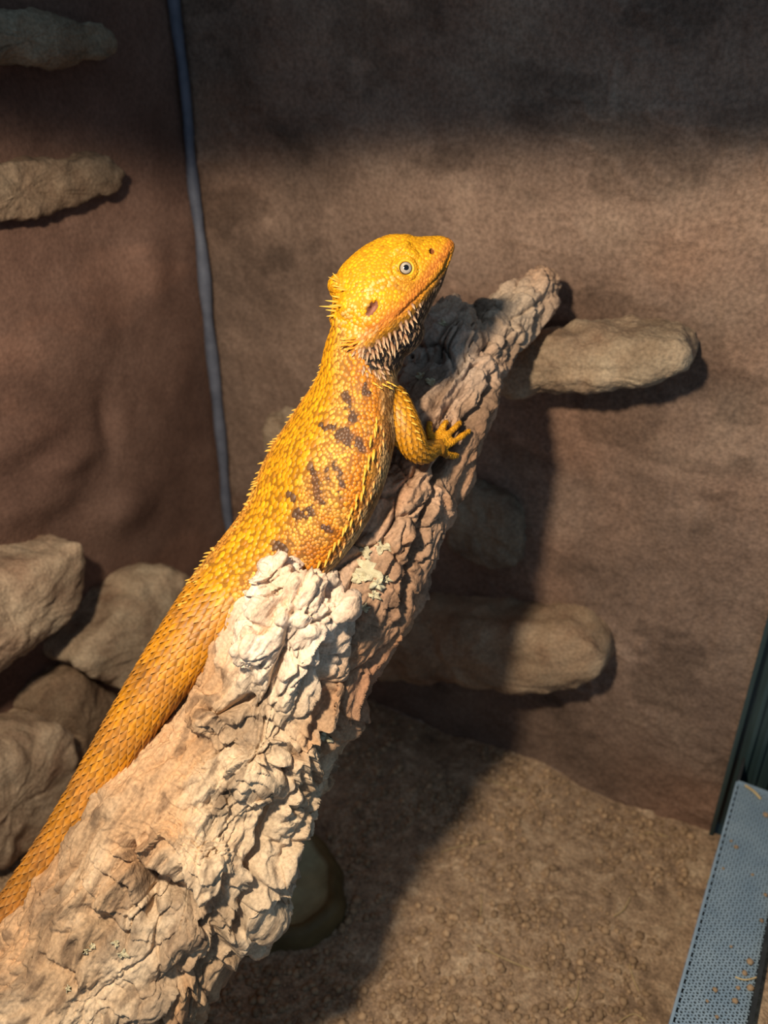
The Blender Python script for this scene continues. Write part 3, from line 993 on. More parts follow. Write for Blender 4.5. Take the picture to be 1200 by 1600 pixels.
# carve ear, nostril, mouth line
def seg_dist(X, pts):
    best = np.full(len(X), 1e9)
    for a, b in zip(pts[:-1], pts[1:]):
        ab = b - a
        t = np.clip(((X - a) @ ab) / max(ab @ ab, 1e-12), 0, 1)
        best = np.minimum(best, np.linalg.norm(X - (a + t[:, None] * ab), axis=1))
    return best
def px_path(pts, bvh):
    out = []
    for a, b in pts:
        h, _ = hit(bvh, a, b)
        if h is not None:
            out.append(h)
    return np.array(out)
hs, ht, hy = head_coords(V)
off = np.zeros(len(V))
mouth = px_path([(703, 398), (694, 422), (682, 437), (665, 454), (643, 474), (622, 495)], b0)
off -= 0.0009 * np.exp(-(seg_dist(V, mouth) / 0.0008) ** 2)
for sg in (1, -1):
    e_s, e_t = hs - 22.7, ht + 5.7
    rot = math.radians(21)
    p_, q_ = e_s * math.cos(rot) + e_t * math.sin(rot), -e_s * math.sin(rot) + e_t * math.cos(rot)
    earm = np.exp(-((p_ / 13.0) ** 2 + (q_ / 6.5) ** 2) ** 2) * (hy * sg > 20)
    off -= 0.0035 * earm
    nos = np.exp(-(((hs - 148) / 3.4) ** 2 + ((ht - 19) / 4.4) ** 2) ** 2) * (hy * sg > 4)
    off -= 0.0024 * nos
# eyelid ring: groove round the orbit and a rim near the eye
eye_c, eye_n = hit(b0, 634, 419)
de = np.linalg.norm(V - eye_c, axis=1)
off += 0.0003 * np.exp(-((de - 0.0044) / 0.0009) ** 2) - 0.0005 * np.exp(-((de - 0.0060) / 0.0006) ** 2)
off -= 0.0016 * np.exp(-(de / 0.0030) ** 4)
V = V + N * off[:, None]
set_V(liz_me, V)
N = get_N(liz_me)
liz_F = faces_np(liz_me)
liz_bvh = bvh_np(V, liz_F)

# ---- region and colour functions
YEL, ORA, GOLD = lin(218, 150, 20), lin(200, 122, 26), lin(206, 136, 24)
DARK, BEIGE, PALE = lin(72, 54, 46), lin(206, 164, 108), lin(226, 190, 130)
BLACK = lin(40, 32, 28)
arm_line = np.array(arm_pts)
hand_pts = np.array([palm] + [f[0] for f in fing_c])
patches = []
for pl_, rp in [([(517, 708), (524, 730), (530, 750)], 8), ([(534, 676), (541, 690), (545, 697)], 8), ([(490, 742), (497, 765), (503, 785)], 7), ([(465, 802), (480, 806)], 7),
                ([(508, 664), (520, 667)], 5), ([(541, 622), (549, 640), (553, 650)], 8), ([(430, 850), (440, 858)], 6), ([(508, 824), (514, 828)], 5), ([(560, 690), (563, 700)], 5),
                ([(480, 715), (486, 730)], 4), ([(452, 770), (458, 782)], 4), ([(528, 770), (532, 780)], 4), ([(563, 605), (572, 612)], 5), ([(510, 735), (514, 750)], 4)]:
    h = px_path(pl_, liz_bvh)
    if len(h) > 1:
        patches.append((h, rp * 1.3 * .35 / F))
def region(X):
    """0 tail 1 trunk 2 head 3 arm 4 hand"""
    f, ang, rad = spine_coords(X)
    s_, t_, y_ = head_coords(X)
    reg = np.where(f < 0.515, 0, 1)
    reg = np.where((s_ > -30) & (f > 0.9) | (s_ > 5) & (f > 0.86) & (rad > 1.35), 2, reg)
    da = seg_dist(X, arm_line)
    reg = np.where((da < 0.0088) & (reg != 2) & ((X - arm_pts[1]) @ cdir(.5, -.8, .2) > -0.002), 3, reg)
    dh = np.min(np.linalg.norm(X[:, None] - hand_pts[None], axis=2), axis=1)
    for (tipp, dr, rr_) in fing_c:
        dh = np.minimum(dh, seg_dist(X, np.array([palm, tipp])) )
    reg = np.where((dh < 0.0042) & (da > 0.003), 4, reg)
    return reg, f, ang, rad, s_, t_, y_
def liz_colour(X, reg, f, ang, rad, s_, t_, y_, jitter):
    n = len(X)
    nz = fbm(X * 140, 3, 201)
    nz2 = fbm(X * 60, 3, 211)
    nz3 = vnoise(X * 520, 221)
    c = np.empty((n, 3))
    a = np.abs(ang)
    # trunk
    back = (1 - sstep(0.34, 0.60, a))[:, None]
    c[:] = ORA * (1 - back) + YEL * back
    lite = sstep(0.0, 0.6, nz)[:, None] * (1 - back)
    shoulder = (np.exp(-((a - 0.72) / 0.22) ** 2) * (reg == 1))[:, None] * 0.55
    c = c * (1 - shoulder) + lin(226, 170, 78) * shoulder
    c = c * (1 - 0.55 * lite) + lin(228, 170, 74) * 0.55 * lite
    belly = sstep(1.52, 1.75, a)[:, None]
    stripe = sstep(-0.1, 0.35, nz)[:, None]
    c = c * (1 - belly) + (BEIGE * (1 - stripe) + lin(150, 104, 52) * stripe) * belly
    pk = np.full(n, 9.0)
    for h, r_ in patches:
        pk = np.minimum(pk, seg_dist(X, h) / r_ + 0.9 * nz + 0.5 * nz3)
    pm = 0.92 * (1 - sstep(0.55, 1.15, pk))[:, None] * (reg == 1)[:, None]
    c = c * (1 - pm) + DARK * pm
    fl = (sstep(0.5, 0.75, nz2 + 0.35 * nz) * (reg == 1) * (a > .5))[:, None] * 0.45
    c = c * (1 - fl) + lin(130, 82, 40) * fl
    # tail
    tl = (reg == 0)[:, None]
    tip = (1 - sstep(0.10, 0.40, f))[:, None]
    tc_ = GOLD * (1 - 0.55 * tip) + lin(158, 98, 48) * 0.55 * tip
    band = sstep(0.05, 0.55, np.sin(f * 95) + 1.2 * nz2)[:, None] * 0.35
    tc_ = tc_ * (1 - band) + lin(170, 112, 58) * band
    c = np.where(tl, tc_, c)
    # head
    hd = (reg == 2)[:, None]
    hc = np.tile(lin(224, 158, 20), (n, 1))
    # chin and beard, bounded by the lip line running from snout to jaw angle
    lipline = -78 + 0.46 * (s_ + 40) * 1.0
    lipline = np.interp(s_, [-60, -38, 20, 60, 100, 140, 165, 180, 190], [-30, -36, -40, -38, -27, -11, -4, 4, 9])
    dl = t_ - lipline
    ora = (np.exp(-((dl - 9) / 11) ** 2))[:, None] * 0.85
    hc = hc * (1 - ora) + lin(222, 128, 52) * ora
    dark = (1 - sstep(-16, 2, dl + 5 * nz))[:, None]
    hc = hc * (1 - dark) + lin(60, 42, 34) * dark
    blk = (1 - sstep(-34, -16, dl + 4 * nz))[:, None]
    hc = hc * (1 - blk) + BLACK * blk
    rosy = (np.exp(-(((s_ - 75) / 22) ** 2 + ((t_ + 2) / 14) ** 2)))[:, None] * 0.4 * sstep(-0.1, 0.4, nz)[:, None]
    hc = hc * (1 - rosy) + lin(160, 96, 58) * rosy
    c = np.where(hd, hc, c)
    # throat behind the beard
    th = (np.exp(-(np.linalg.norm(X - HP(-22, -78, 10), axis=1) / 0.011) ** 4))[:, None] * (reg != 3)[:, None] * (reg != 4)[:, None]
    c = c * (1 - 0.9 * th) + BLACK * 0.9 * th
    c = np.where((reg == 3)[:, None], GOLD * 0.55 + YEL * 0.45, c)
    c = np.where((reg == 4)[:, None], lin(222, 154, 32), c)
    return c * (1 + jitter)[:, None]
regV = region(V)
cV = liz_colour(V, *regV, np.zeros(len(V)))
regv = regV[0]
# bare skin between the scales is browner; fingers and ear keep their own colour
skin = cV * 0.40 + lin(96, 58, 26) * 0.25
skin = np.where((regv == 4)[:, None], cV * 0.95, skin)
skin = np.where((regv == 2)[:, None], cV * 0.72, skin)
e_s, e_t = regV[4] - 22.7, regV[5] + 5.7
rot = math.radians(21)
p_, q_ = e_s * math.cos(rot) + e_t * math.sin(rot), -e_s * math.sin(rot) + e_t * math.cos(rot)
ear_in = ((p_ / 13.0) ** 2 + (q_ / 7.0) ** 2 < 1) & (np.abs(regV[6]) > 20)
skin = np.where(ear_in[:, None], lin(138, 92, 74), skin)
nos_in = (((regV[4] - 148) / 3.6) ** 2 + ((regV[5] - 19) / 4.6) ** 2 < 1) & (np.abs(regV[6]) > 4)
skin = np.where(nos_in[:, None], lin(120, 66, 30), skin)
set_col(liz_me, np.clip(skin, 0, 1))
liz_root = empty('bearded_dragon', at_spine(.6, 0, -1.0))
tag(liz_root, 'yellow-orange bearded dragon with dark beard perched on the leaning branch', 'lizard')
child(link('body', liz_me, M_skin), liz_root)

# ---- scales
KEEL_V = np.array([(-.52, 0, -.06), (-.30, .42, -.07), (.20, .43, .00), (.66, 0, .38), (.20, -.43, .00), (-.30, -.42, -.07), (-.30, 0, .10), (.22, 0, .30)])
KEEL_F = [(0, 6, 1), (1, 6, 7), (1, 7, 2), (2, 7, 3), (0, 5, 6), (5, 4, 7), (5, 7, 6), (4, 3, 7)]
KEEL_F = [tuple(reversed(q)) for q in KEEL_F]
hexa = [(math.cos(a) * .5, math.sin(a) * .5) for a in np.linspace(0, 2 * math.pi, 7)[:-1]]
DOME_V = np.array([(x, y, -.10) for x, y in hexa] + [(x * .62, y * .62, .13) for x, y in hexa] + [(.06, 0, .20)])
DOME_F = []
for i in range(6):
    j = (i + 1) % 6
    DOME_F += [(i, j, 6 + j), (i, 6 + j, 6 + i), (6 + i, 6 + j, 12)]
PLATE_V = [(-.50, 0, -.06), (-.32, .36, -.06), (.05, .48, -.05), (.36, .30, -.04), (.56, 0, .04), (.36, -.30, -.04), (.05, -.48, -.05), (-.32, -.36, -.06)]
PLATE_V = np.array(PLATE_V + [(x * .86 - .01, y * .86, .09) for x, y, z_ in PLATE_V] + [(.20, 0, .20)])
PLATE_F = []
for i in range(8):
    j = (i + 1) % 8
    PLATE_F += [(j, i, 8 + i), (j, 8 + i, 8 + j), (8 + j, 8 + i, 16)]
acc = {'keel': [], 'dome': [], 'plate': []}
def add_scales(kind, Pn, Nn, Dn, Ln, Wn, Hn, Cn, rim=0.30):
    T = {'keel': KEEL_V, 'dome': DOME_V, 'plate': PLATE_V}[kind]
    Dn = unit(Dn - (Dn * Nn).sum(1, keepdims=True) * Nn)
    Bn = np.cross(Nn, Dn)
    W = Pn[:, None] + T[None, :, 0:1] * (Dn * Ln[:, None])[:, None] + T[None, :, 1:2] * (Bn * Wn[:, None])[:, None] + T[None, :, 2:3] * (Nn * Hn[:, None])[:, None]
    cc = np.repeat(Cn[:, None], len(T), 1).copy()
    if kind == 'keel':
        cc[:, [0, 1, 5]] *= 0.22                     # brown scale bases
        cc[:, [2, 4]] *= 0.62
        cc[:, 3] = cc[:, 3] * 0.75 + PALE * 0.25
    elif kind == 'plate':
        cc[:, :8] *= rim
    else:
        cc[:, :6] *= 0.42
    acc[kind].append((W.reshape(-1, 3), cc.reshape(-1, 3)))

# tail and limb scales sit in rings; everything else by dart throwing
def nearest_surface(X):
    Pn, Nn, ok = np.zeros_like(X), np.zeros_like(X), np.zeros(len(X), bool)
    for i, x in enumerate(X):
        l, n_, ix, dd = liz_bvh.find_nearest(Vector(x))
        if l is not None and dd < 0.0025:
            Pn[i], Nn[i], ok[i] = l, n_, True
    return Pn, Nn, ok
cum = np.concatenate([[0], np.cumsum(np.linalg.norm(np.diff(sC, axis=0), axis=1))])
pos, row, X, Dr, Ls, Ws = 0.002, 0, [], [], [], []
TAIL_END = cum[int(.532 * (NS - 1))]
while pos < TAIL_END:
    fi = np.interp(pos, cum, np.arange(NS)); i = int(fi)
    fr = fi - i
    w, h = sW[i] * (1 - fr) + sW[i + 1] * fr, sH[i] * (1 - fr) + sH[i + 1] * fr
    per = math.pi * (3 * (w + h) - math.sqrt((3 * w + h) * (w + 3 * h)))
    frac = pos / TAIL_END
    ln = 0.0036 + 0.0004 * math.sin(frac * 3)
    m = max(12, int(round(per / 0.0036)))
    for q in range(m):
        th_ = 2 * math.pi * (q + 0.5 * (row % 2)) / m + 0.06 * (random.random() - .5)
        ci = sC[i] * (1 - fr) + sC[i + 1] * fr
        X.append(ci + sS[i] * math.cos(th_) * w + sD[i] * math.sin(th_) * h + sT[i] * random.uniform(-.0003, .0003))
        Dr.append(-sT[i]); Ls.append(ln * 1.55); Ws.append(per / m * 1.12)
    pos += ln * 0.82
    row += 1
X = np.array(X); Pn, Nn, ok = nearest_surface(X)
rg = region(Pn)
ok &= (rg[0] <= 1)
jit = RNG.normal(0, .14, len(X))
cc = liz_colour(Pn, *rg, jit)
add_scales('keel', Pn[ok], Nn[ok], np.array(Dr)[ok], np.array(Ls)[ok] * RNG.uniform(.92, 1.1, ok.sum()), np.array(Ws)[ok], np.array(Ls)[ok] * 0.56, cc[ok])

# arm rings
AC = crom(np.column_stack([arm_line, arm_rad]), 120)
acum = np.concatenate([[0], np.cumsum(np.linalg.norm(np.diff(AC[:, :3], axis=0), axis=1))])
aT, aS, aD = frames(AC[:, :3], cdir(0.2, 0.3, 1))
pos, row, X, Dr, Ls, Ws = 0.004, 0, [], [], [], []
while pos < acum[-1] - 0.001:
    i = int(np.interp(pos, acum, np.arange(120)))
    r_ = AC[i, 3]
    m = max(9, int(round(2 * math.pi * r_ / 0.0027)))
    for q in range(m):
        th_ = 2 * math.pi * (q + 0.5 * (row % 2)) / m
        X.append(AC[i, :3] + (aS[i] * math.cos(th_) + aD[i] * math.sin(th_)) * r_)
        Dr.append(aT[i]); Ls.append(.0038); Ws.append(2 * math.pi * r_ / m * 1.1)
    pos += 0.0023
    row += 1
X = np.array(X); Pn, Nn, ok = nearest_surface(X)
rg = region(Pn)
ok &= (rg[0] == 3)
cc = liz_colour(Pn, *rg, RNG.normal(0, .08, len(X)))
add_scales('keel', Pn[ok], Nn[ok], np.array(Dr)[ok], np.array(Ls)[ok], np.array(Ws)[ok], np.array(Ls)[ok] * 0.36, cc[ok])

# dart throwing over trunk, head and far limbs
tri = np.concatenate([liz_F[:, [0, 1, 2]], liz_F[:, [0, 2, 3]]])
A = np.linalg.norm(np.cross(V[tri[:, 1]] - V[tri[:, 0]], V[tri[:, 2]] - V[tri[:, 0]]), axis=1)
pick = RNG.choice(len(tri), 110000, p=A / A.sum())
b1, b2 = RNG.random(110000), RNG.random(110000)
sw = b1 + b2 > 1
b1[sw], b2[sw] = 1 - b1[sw], 1 - b2[sw]
TP = V[tri[pick]]
X = TP[:, 0] + b1[:, None] * (TP[:, 1] - TP[:, 0]) + b2[:, None] * (TP[:, 2] - TP[:, 0])
NT = N[tri[pick, 0]]
rg = region(X)
reg, f, ang, rad, s_, t_, y_ = rg
p_ = (s_ - 22.7) * math.cos(rot) + (t_ + 5.7) * math.sin(rot); q_ = -(s_ - 22.7) * math.sin(rot) + (t_ + 5.7) * math.cos(rot)
in_ear = ((p_ / 13.0) ** 2 + (q_ / 7.0) ** 2 < 1) & (np.abs(y_) > 20)
in_eye = (np.linalg.norm(X - eye_c, axis=1) < 0.0036) | ((((s_ - 148) / 3.6) ** 2 + ((t_ - 19) / 4.6) ** 2 < 1) & (np.abs(y_) > 4))
a = np.abs(ang)
size = np.where(reg == 2, 0.00150, np.where(a < 0.50, 0.0030, 0.00155))
size = np.where((reg == 1) & (a >= 0.50), size * (1 + 0.5 * sstep(0.1, 0.7, fbm(X * 160, 2, 333))), size)
size = np.where((reg == 1) & (a > 1.8), 0.0017, size)
size = np.where((reg == 2) & (t_ < -30), 0.0017, size)
size = np.where((reg == 2) & (np.linalg.norm(X - eye_c, axis=1) < 0.0075), 0.0010, size)
size = size * (0.85 + 0.3 * hash3((X[:, 0] * 1e5).astype(int), (X[:, 1] * 1e5).astype(int), (X[:, 2] * 1e5).astype(int), 3))
size = np.where(reg == 4, 0.00125, size)
keepable = (reg != 3) & ~((reg == 0) & (f < 0.52) & (rad < 1.25)) & ~((reg == 1) & (f < 0.527) & (rad < 1.25)) & ~in_ear & ~in_eye
gridd, keep, cell = {}, [], 0.003
Xl, sl, kl = X.tolist(), size.tolist(), keepable.tolist()
for i in range(len(Xl)):
    if not kl[i]:
        continue
    x, y, z_ = Xl[i]
    gx, gy, gz = int(x // cell), int(y // cell), int(z_ // cell)
    s0, bad = sl[i], False
    for dx in (-1, 0, 1):
        for dy in (-1, 0, 1):
            for dz in (-1, 0, 1):
                for j in gridd.get((gx + dx, gy + dy, gz + dz), ()):
                    xx, yy, zz = Xl[j]
                    m_ = 0.40 * (s0 + sl[j])
                    if (x - xx) ** 2 + (y - yy) ** 2 + (z_ - zz) ** 2 < m_ * m_:
                        bad = True
                        break
                if bad: break
            if bad: break
        if bad: break
    if not bad:
        gridd.setdefault((gx, gy, gz), []).append(i)
        keep.append(i)
keep = np.array(keep)
sub = tuple(v[keep] for v in rg)
Xk, Nk, sz = X[keep], NT[keep], size[keep]
idx = np.minimum((sub[1] * (NS - 1)).astype(int), NS - 1)
Dk = -sT[idx]
Dk = np.where((sub[0] == 2)[:, None], -hA * 0.8 - hB * 0.35, Dk)
ck = liz_colour(Xk, *sub, RNG.normal(0, .15, len(keep)))
brown = (sub[0] == 1) & (RNG.random(len(keep)) < .10)
ck[brown] = ck[brown] * 0.55 + lin(120, 74, 34) * 0.45
# pale scale edges scattered behind the eye and along the jaw
s2, t2 = sub[4], sub[5]
palem = (sub[0] == 2) & (((np.abs(t2 - (10 + 0.12 * s2)) < 9) & (s2 > 20) & (s2 < 95)) | ((s2 < 22) & (t2 < 20) & (t2 > -40))) & (RNG.random(len(keep)) < .45)
ck[palem] = ck[palem] * 0.5 + PALE * 0.5
beardm = (sub[0] == 2) & (t2 < np.interp(s2, [-60, -38, 20, 60, 100, 140, 165, 190], [-36, -40, -46, -44, -32, -16, -8, 0])) & (RNG.random(len(keep)) < .33)
ck[beardm] = ck[beardm] * 0.3 + lin(190, 150, 116) * 0.7
isp = (np.abs(sub[2]) < 0.52) & (sub[0] == 1)
isk = (sub[0] == 2) & (t2 < -28) | (sub[0] == 1) & (np.abs(sub[2]) > 1.5) | (sub[0] == 0)
q = isk
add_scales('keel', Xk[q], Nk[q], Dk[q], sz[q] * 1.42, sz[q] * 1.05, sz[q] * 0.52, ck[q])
q = isp
add_scales('plate', Xk[q], Nk[q], Dk[q], sz[q] * 1.28, sz[q] * 1.12, sz[q] * 0.55, ck[q])
q = ~isk & ~isp
twist = RNG.normal(0, .5, (len(keep), 3))
add_scales('plate', Xk[q & (sub[0] == 2)], Nk[q & (sub[0] == 2)], Dk[q & (sub[0] == 2)] + twist[q & (sub[0] == 2)], sz[q & (sub[0] == 2)] * 1.24, sz[q & (sub[0] == 2)] * 1.16, sz[q & (sub[0] == 2)] * 0.42, ck[q & (sub[0] == 2)], 0.62)
q = q & (sub[0] != 2)
gran = RNG.random(len(keep)) < 0.22
add_scales('dome', Xk[q & gran], Nk[q & gran], Dk[q & gran], sz[q & gran] * 1.22, sz[q & gran] * 1.14, sz[q & gran] * 0.8, ck[q & gran])
q = q & ~gran
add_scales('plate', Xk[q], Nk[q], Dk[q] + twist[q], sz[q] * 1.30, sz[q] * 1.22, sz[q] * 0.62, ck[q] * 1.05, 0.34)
VV, CC, FF, o_ = [], [], [], 0
for kind, T, Ft in (('keel', KEEL_V, KEEL_F), ('dome', DOME_V, DOME_F), ('plate', PLATE_V, PLATE_F)):
    for W, cc in acc[kind]:
        n_ = len(W) // len(T)
        base = o_ + np.arange(n_)[:, None, None] * len(T)
        FF.append((base + np.array(Ft)[None]).reshape(-1, 3))
        VV.append(W); CC.append(cc); o_ += len(W)
scale_me = mesh_np('scales', np.concatenate(VV), np.concatenate(FF), True, np.clip(np.concatenate(CC), 0, 1))
tag(child(link('scales', scale_me, M_scale), liz_root), kind='stuff')

# ---- spines as separate parts
def spike_mesh(name, cbase, ctip):
    k, Vv, fs, cc = 7, [], [], []
    for j, (z_, r_, bx) in enumerate([(-.15, .20, 0), (.15, .19, 0), (.5, .12, .03), (.8, .055, .09)]):
        for i in range(k):
            t = 2 * math.pi * i / k
            Vv.append((bx + r_ * math.cos(t), r_ * math.sin(t), z_)); cc.append(cbase * (1 - max(0, z_)) + ctip * max(0, z_))
    for j in range(3):
        for i in range(k):
            i2 = (i + 1) % k
            fs.append((j * k + i, j * k + i2, (j + 1) * k + i2, (j + 1) * k + i))
    Vv.append((.15, 0, 1.0)); cc.append(ctip)
    for i in range(k):
        fs.append((3 * k + i, 3 * k + (i + 1) % k, 4 * k))
    me = mesh_np(name, np.array(Vv), fs, True, np.array(cc))
    me.materials.append(M_scale)
    return me
SPK = {'y': spike_mesh('spike_yellow', lin(218, 148, 28), lin(240, 196, 90)), 'p': spike_mesh('spike_pale', lin(120, 78, 52), lin(214, 182, 146)), 'o': spike_mesh('spike_orange', lin(196, 116, 36), lin(234, 190, 110))}
def spike(p, direction, length, fat, kind, bend):
    d_ = unit(direction)
    x = unit(np.asarray(bend) - d_ * (np.asarray(bend) @ d_)); y = np.cross(d_, x)
    m = Matrix([(x[0] * fat, y[0] * fat, d_[0] * length, p[0]), (x[1] * fat, y[1] * fat, d_[1] * length, p[1]), (x[2] * fat, y[2] * fat, d_[2] * length, p[2]), (0, 0, 0, 1)])
    o = bpy.data.objects.new('spike', SPK[kind])
    COL.objects.link(o)
    o.parent = liz_root
    o.matrix_parent_inverse = Matrix.Translation(liz_root.location).inverted()
    o.matrix_basis = m
def spike_at(px, py, d_img, length, fat, kind, bend=(0, 0, -1)):
    h, n_ = hit(liz_bvh, px, py)
    if h is None:
        return
    spike(h - n_ * .0004, unit(cdir(*d_img) * 0.75 + n_ * 0.45), length, fat, kind, cdir(*bend))
def spike_spine(fr, angle, length, fat, kind, out=0.8, back=0.6):
    i = int(fr * (NS - 1))
    x = sC[i] + sS[i] * math.sin(angle) * sW[i] + sD[i] * math.cos(angle) * sH[i]
    l, n_, ix, dd = liz_bvh.find_nearest(Vector(x))
    l, n_ = np.array(l), np.array(n_)
    spike(l - n_ * .0004, n_ * out - sT[i] * back, length, fat, kind, -sT[i])
# lateral fringe on both flanks
for sg in (1, -1):
    for q in range(34):
        fr = .555 + q * (.815 - .555) / 33
        spike_spine(fr + random.uniform(-.002, .002), sg * (1.44 + random.uniform(-.06, .06)), random.uniform(.0030, .0054), .0042, 'y', .75, .75)
    for q in range(22):
        fr = .57 + q * (.81 - .57) / 21
        spike_spine(fr + random.uniform(-.004, .004), sg * (1.66 + random.uniform(-.08, .08)), random.uniform(.0026, .0038), .0036, 'o', .7, .8)
# short spines over the back
for q in range(70):
    fr = random.uniform(.51, .93)
    big = math.exp(-((fr - .70) / .09) ** 2)
    spike_spine(fr, -.80 + random.uniform(-.28, .28), random.uniform(.0014, .0026) + .0020 * big * random.random(), .0034, 'y', .9, .5)
for q in range(26):
    spike_spine(random.uniform(.475, .55), -.9 + random.uniform(-.6, .6), random.uniform(.0020, .0040), .0034, 'y', .8, .6)
# crown of spikes behind the head
for (a, b, dx, dy, L_) in [(531, 441, -1, .35, .0062), (536, 450, -1, .2, .0055), (529, 436, -.8, .6, .004), (527, 472, -1, .12, .0060), (526, 480, -1, .0, .0085), (524, 486, -1, .1, .005), (522, 493, -1, -.2, .004),
                           (541, 453, -1, 0, .005), (534, 478, -1, .05, .006), (530, 465, -1, .25, .004),
                           (556, 528, -.9, -.3, .0075), (552, 533, -1, -.2, .0065), (548, 538, -.95, -.25, .008), (560, 534, -.8, -.5, .006), (545, 530, -1, -.1, .005), (540, 540, -1, -.1, .004), (552, 543, -.9, -.4, .0055)]:
    spike_at(a, b, (dx, dy, .15), L_, .0034, 'y')
# beard spikes along the jowl and throat
for (a, b, dx, dy, L_) in [(556, 549, -.5, -.8, .0045), (562, 551, -.4, -.9, .005), (568, 552, -.2, -1, .006), (575, 552, -.1, -1, .0066), (582, 550, .0, -1, .0068), (589, 547, .05, -1, .007), (595, 541, .1, -1, .0075),
                           (600, 535, .1, -1, .0075), (605, 529, .15, -1, .0072), (610, 522, .2, -1, .0068), (615, 516, .2, -1, .006), (570, 545, -.2, -1, .005), (578, 544, -.1, -1, .005), (586, 540, 0, -1, .0055), (593, 534, 0, -1, .0055), (599, 527, .1, -1, .005),
                           (612, 538, .1, -1, .0075), (617, 540, .1, -1, .0075), (622, 532, .15, -1, .008), (628, 528, .2, -1, .0075), (633, 522, .25, -1, .007), (607, 545, .1, -1, .006), (624, 520, .2, -1, .006), (630, 512, .25, -1, .006), (637, 510, .3, -1, .006), (619, 525, .1, -1, .006),
                           (641, 500, .3, -1, .005), (646, 494, .3, -1, .005), (634, 500, .25, -1, .005), (626, 508, .2, -1, .005), (640, 488, .3, -1, .004), (650, 484, .3, -1, .004), (655, 476, .3, -1, .0035), (646, 478, .3, -1, .0035),
                           (570, 572, .3, -.9, .0035), (577, 577, .3, -.9, .0035), (584, 566, .4, -.8, .0055), (590, 572, .4, -.8, .0055), (585, 580, .2, -1, .004), (594, 580, .4, -.9, .0045), (600, 574, .5, -.8, .0045), (575, 584, .1, -1, .003), (606, 582, .5, -.8, .004), (590, 586, .2, -1, .004),
                           (568, 580, 0, -1, .003), (598, 586, .3, -1, .0035)]:
    spike_at(a + random.uniform(-2, 2), b + random.uniform(-2, 2), (dx + random.uniform(-.15, .15), dy, .1 + random.uniform(-.1, .15)), L_ * random.uniform(.5, .85), .0046, 'p')
for (a, b) in [(583, 598), (590, 603), (598, 600), (606, 604), (612, 600), (618, 606), (624, 600), (604, 596), (628, 612), (632, 624), (636, 636), (640, 648), (644, 660), (648, 672), (652, 684)]:
    spike_at(a, b, (.6, -.5, .2), .0034, .0032, 'y')

# ---- eye
eye_root_n = unit(eye_n * 0.45 + unit(CAM - eye_c) * 0.55)
ex = unit(np.cross(eye_root_n, [0, 0, 1.0])); ey = np.cross(eye_root_n, ex)
M_eye = mat_noise('eye_white', [lin(140, 130, 118), lin(178, 168, 154)], scale=900, rough=0.08, spec=0.6, bump=0.0)
M_pupil, _, pb = mat_base('pupil', 0.05, 0.6)
pb.inputs['Base Color'].default_value = (0.004, 0.004, 0.005, 1)
ec = eye_c - eye_root_n * 0.0019
V_, f_ = ellipsoid(ec, (ex * .0034, ey * .0034, eye_root_n * .0034), 32, 20)
eyeo = child(link('eye', mesh_np('eye', V_, f_), M_eye), liz_root)
def disc_on_ball(rad, lift, name, mat, ring=None):
    Vv, fs, k = [], [], 28
    R_ = .0034 + lift
    radii = np.linspace(0.0 if ring is None else ring, rad, 5)
    for r_ in radii:
        for i in range(k):
            t = 2 * math.pi * i / k
            Vv.append(ec + ex * r_ * math.cos(t) + ey * r_ * math.sin(t) + eye_root_n * math.sqrt(R_ ** 2 - r_ ** 2))
    for j in range(4):
        for i in range(k):
            i2 = (i + 1) % k
            fs.append((j * k + i, j * k + i2, (j + 1) * k + i2, (j + 1) * k + i))
    o = link(name, mesh_np(name, np.array(Vv), fs), mat)
    o.parent = eyeo
    return o
disc_on_ball(.00120, .00010, 'pupil', M_pupil)
disc_on_ball(.0028, .00005, 'iris_edge', M_pupil, .00245)
# eyelid rim of small granules
th = np.linspace(0, 2 * math.pi, 40)
C = np.array([eye_c + (ex * math.cos(t) + ey * math.sin(t)) * .0036 - eye_root_n * 0.0004 for t in th])
VV_, FF_ = [], []
lidme = None
rr = .00055
n_ = 44; k = 10
for i in range(n_):
    t = 2 * math.pi * i / n_
    rad_d = ex * math.cos(t) + ey * math.sin(t)
    c0 = eye_c + rad_d * .00335 - eye_root_n * .0003
    wob = rr * (1 + 0.12 * (i % 2))
    for j in range(k):
        u = 2 * math.pi * j / k
        VV_.append(c0 + rad_d * wob * 1.2 * math.cos(u) + eye_root_n * wob * math.sin(u))
for i in range(n_):
    i2 = (i + 1) % n_
    for j in range(k):
        j2 = (j + 1) % k
        FF_.append((i * k + j, i * k + j2, i2 * k + j2, i2 * k + j))
lid = mesh_np('eyelid', np.array(VV_), FF_, True, np.tile(lin(226, 160, 28), (len(VV_), 1)))
child(link('eyelid', lid, M_scale), liz_root)


# ------------------------------------------------------------------ floor things
# shallow dish half hidden under the branch
dc = on_plane(404, 1378, 2, 0.0)
k = 90
prof = [(0.0, .003), (.030, .0035), (.044, .005), (.050, .009), (.0535, .0125), (.058, .0125), (.062, .008), (.064, .001), (.064, -.006)]
Vd, fd = [], []
for (r_, z_) in prof:
    for i in range(k):
        t = 2 * math.pi * i / k
        wob = 1 + 0.05 * math.sin(3 * t + .6) + 0.03 * math.sin(5 * t + 2) + 0.015 * math.sin(11 * t)
        Vd.append(dc + np.array([r_ * wob * math.cos(t), r_ * wob * math.sin(t) * .85, z_ * (1 + 0.12 * math.sin(4 * t + 1))]))
for j in range(len(prof) - 1):
    for i in range(k):
        i2 = (i + 1) % k
        fd.append((j * k + i, j * k + i2, (j + 1) * k + i2, (j + 1) * k + i))
Vd = np.array(Vd)
Vd += 0.0012 * np.stack([fbm(Vd * 90, 3, 301), fbm(Vd * 90, 3, 302), fbm(Vd * 90, 3, 303)], 1)
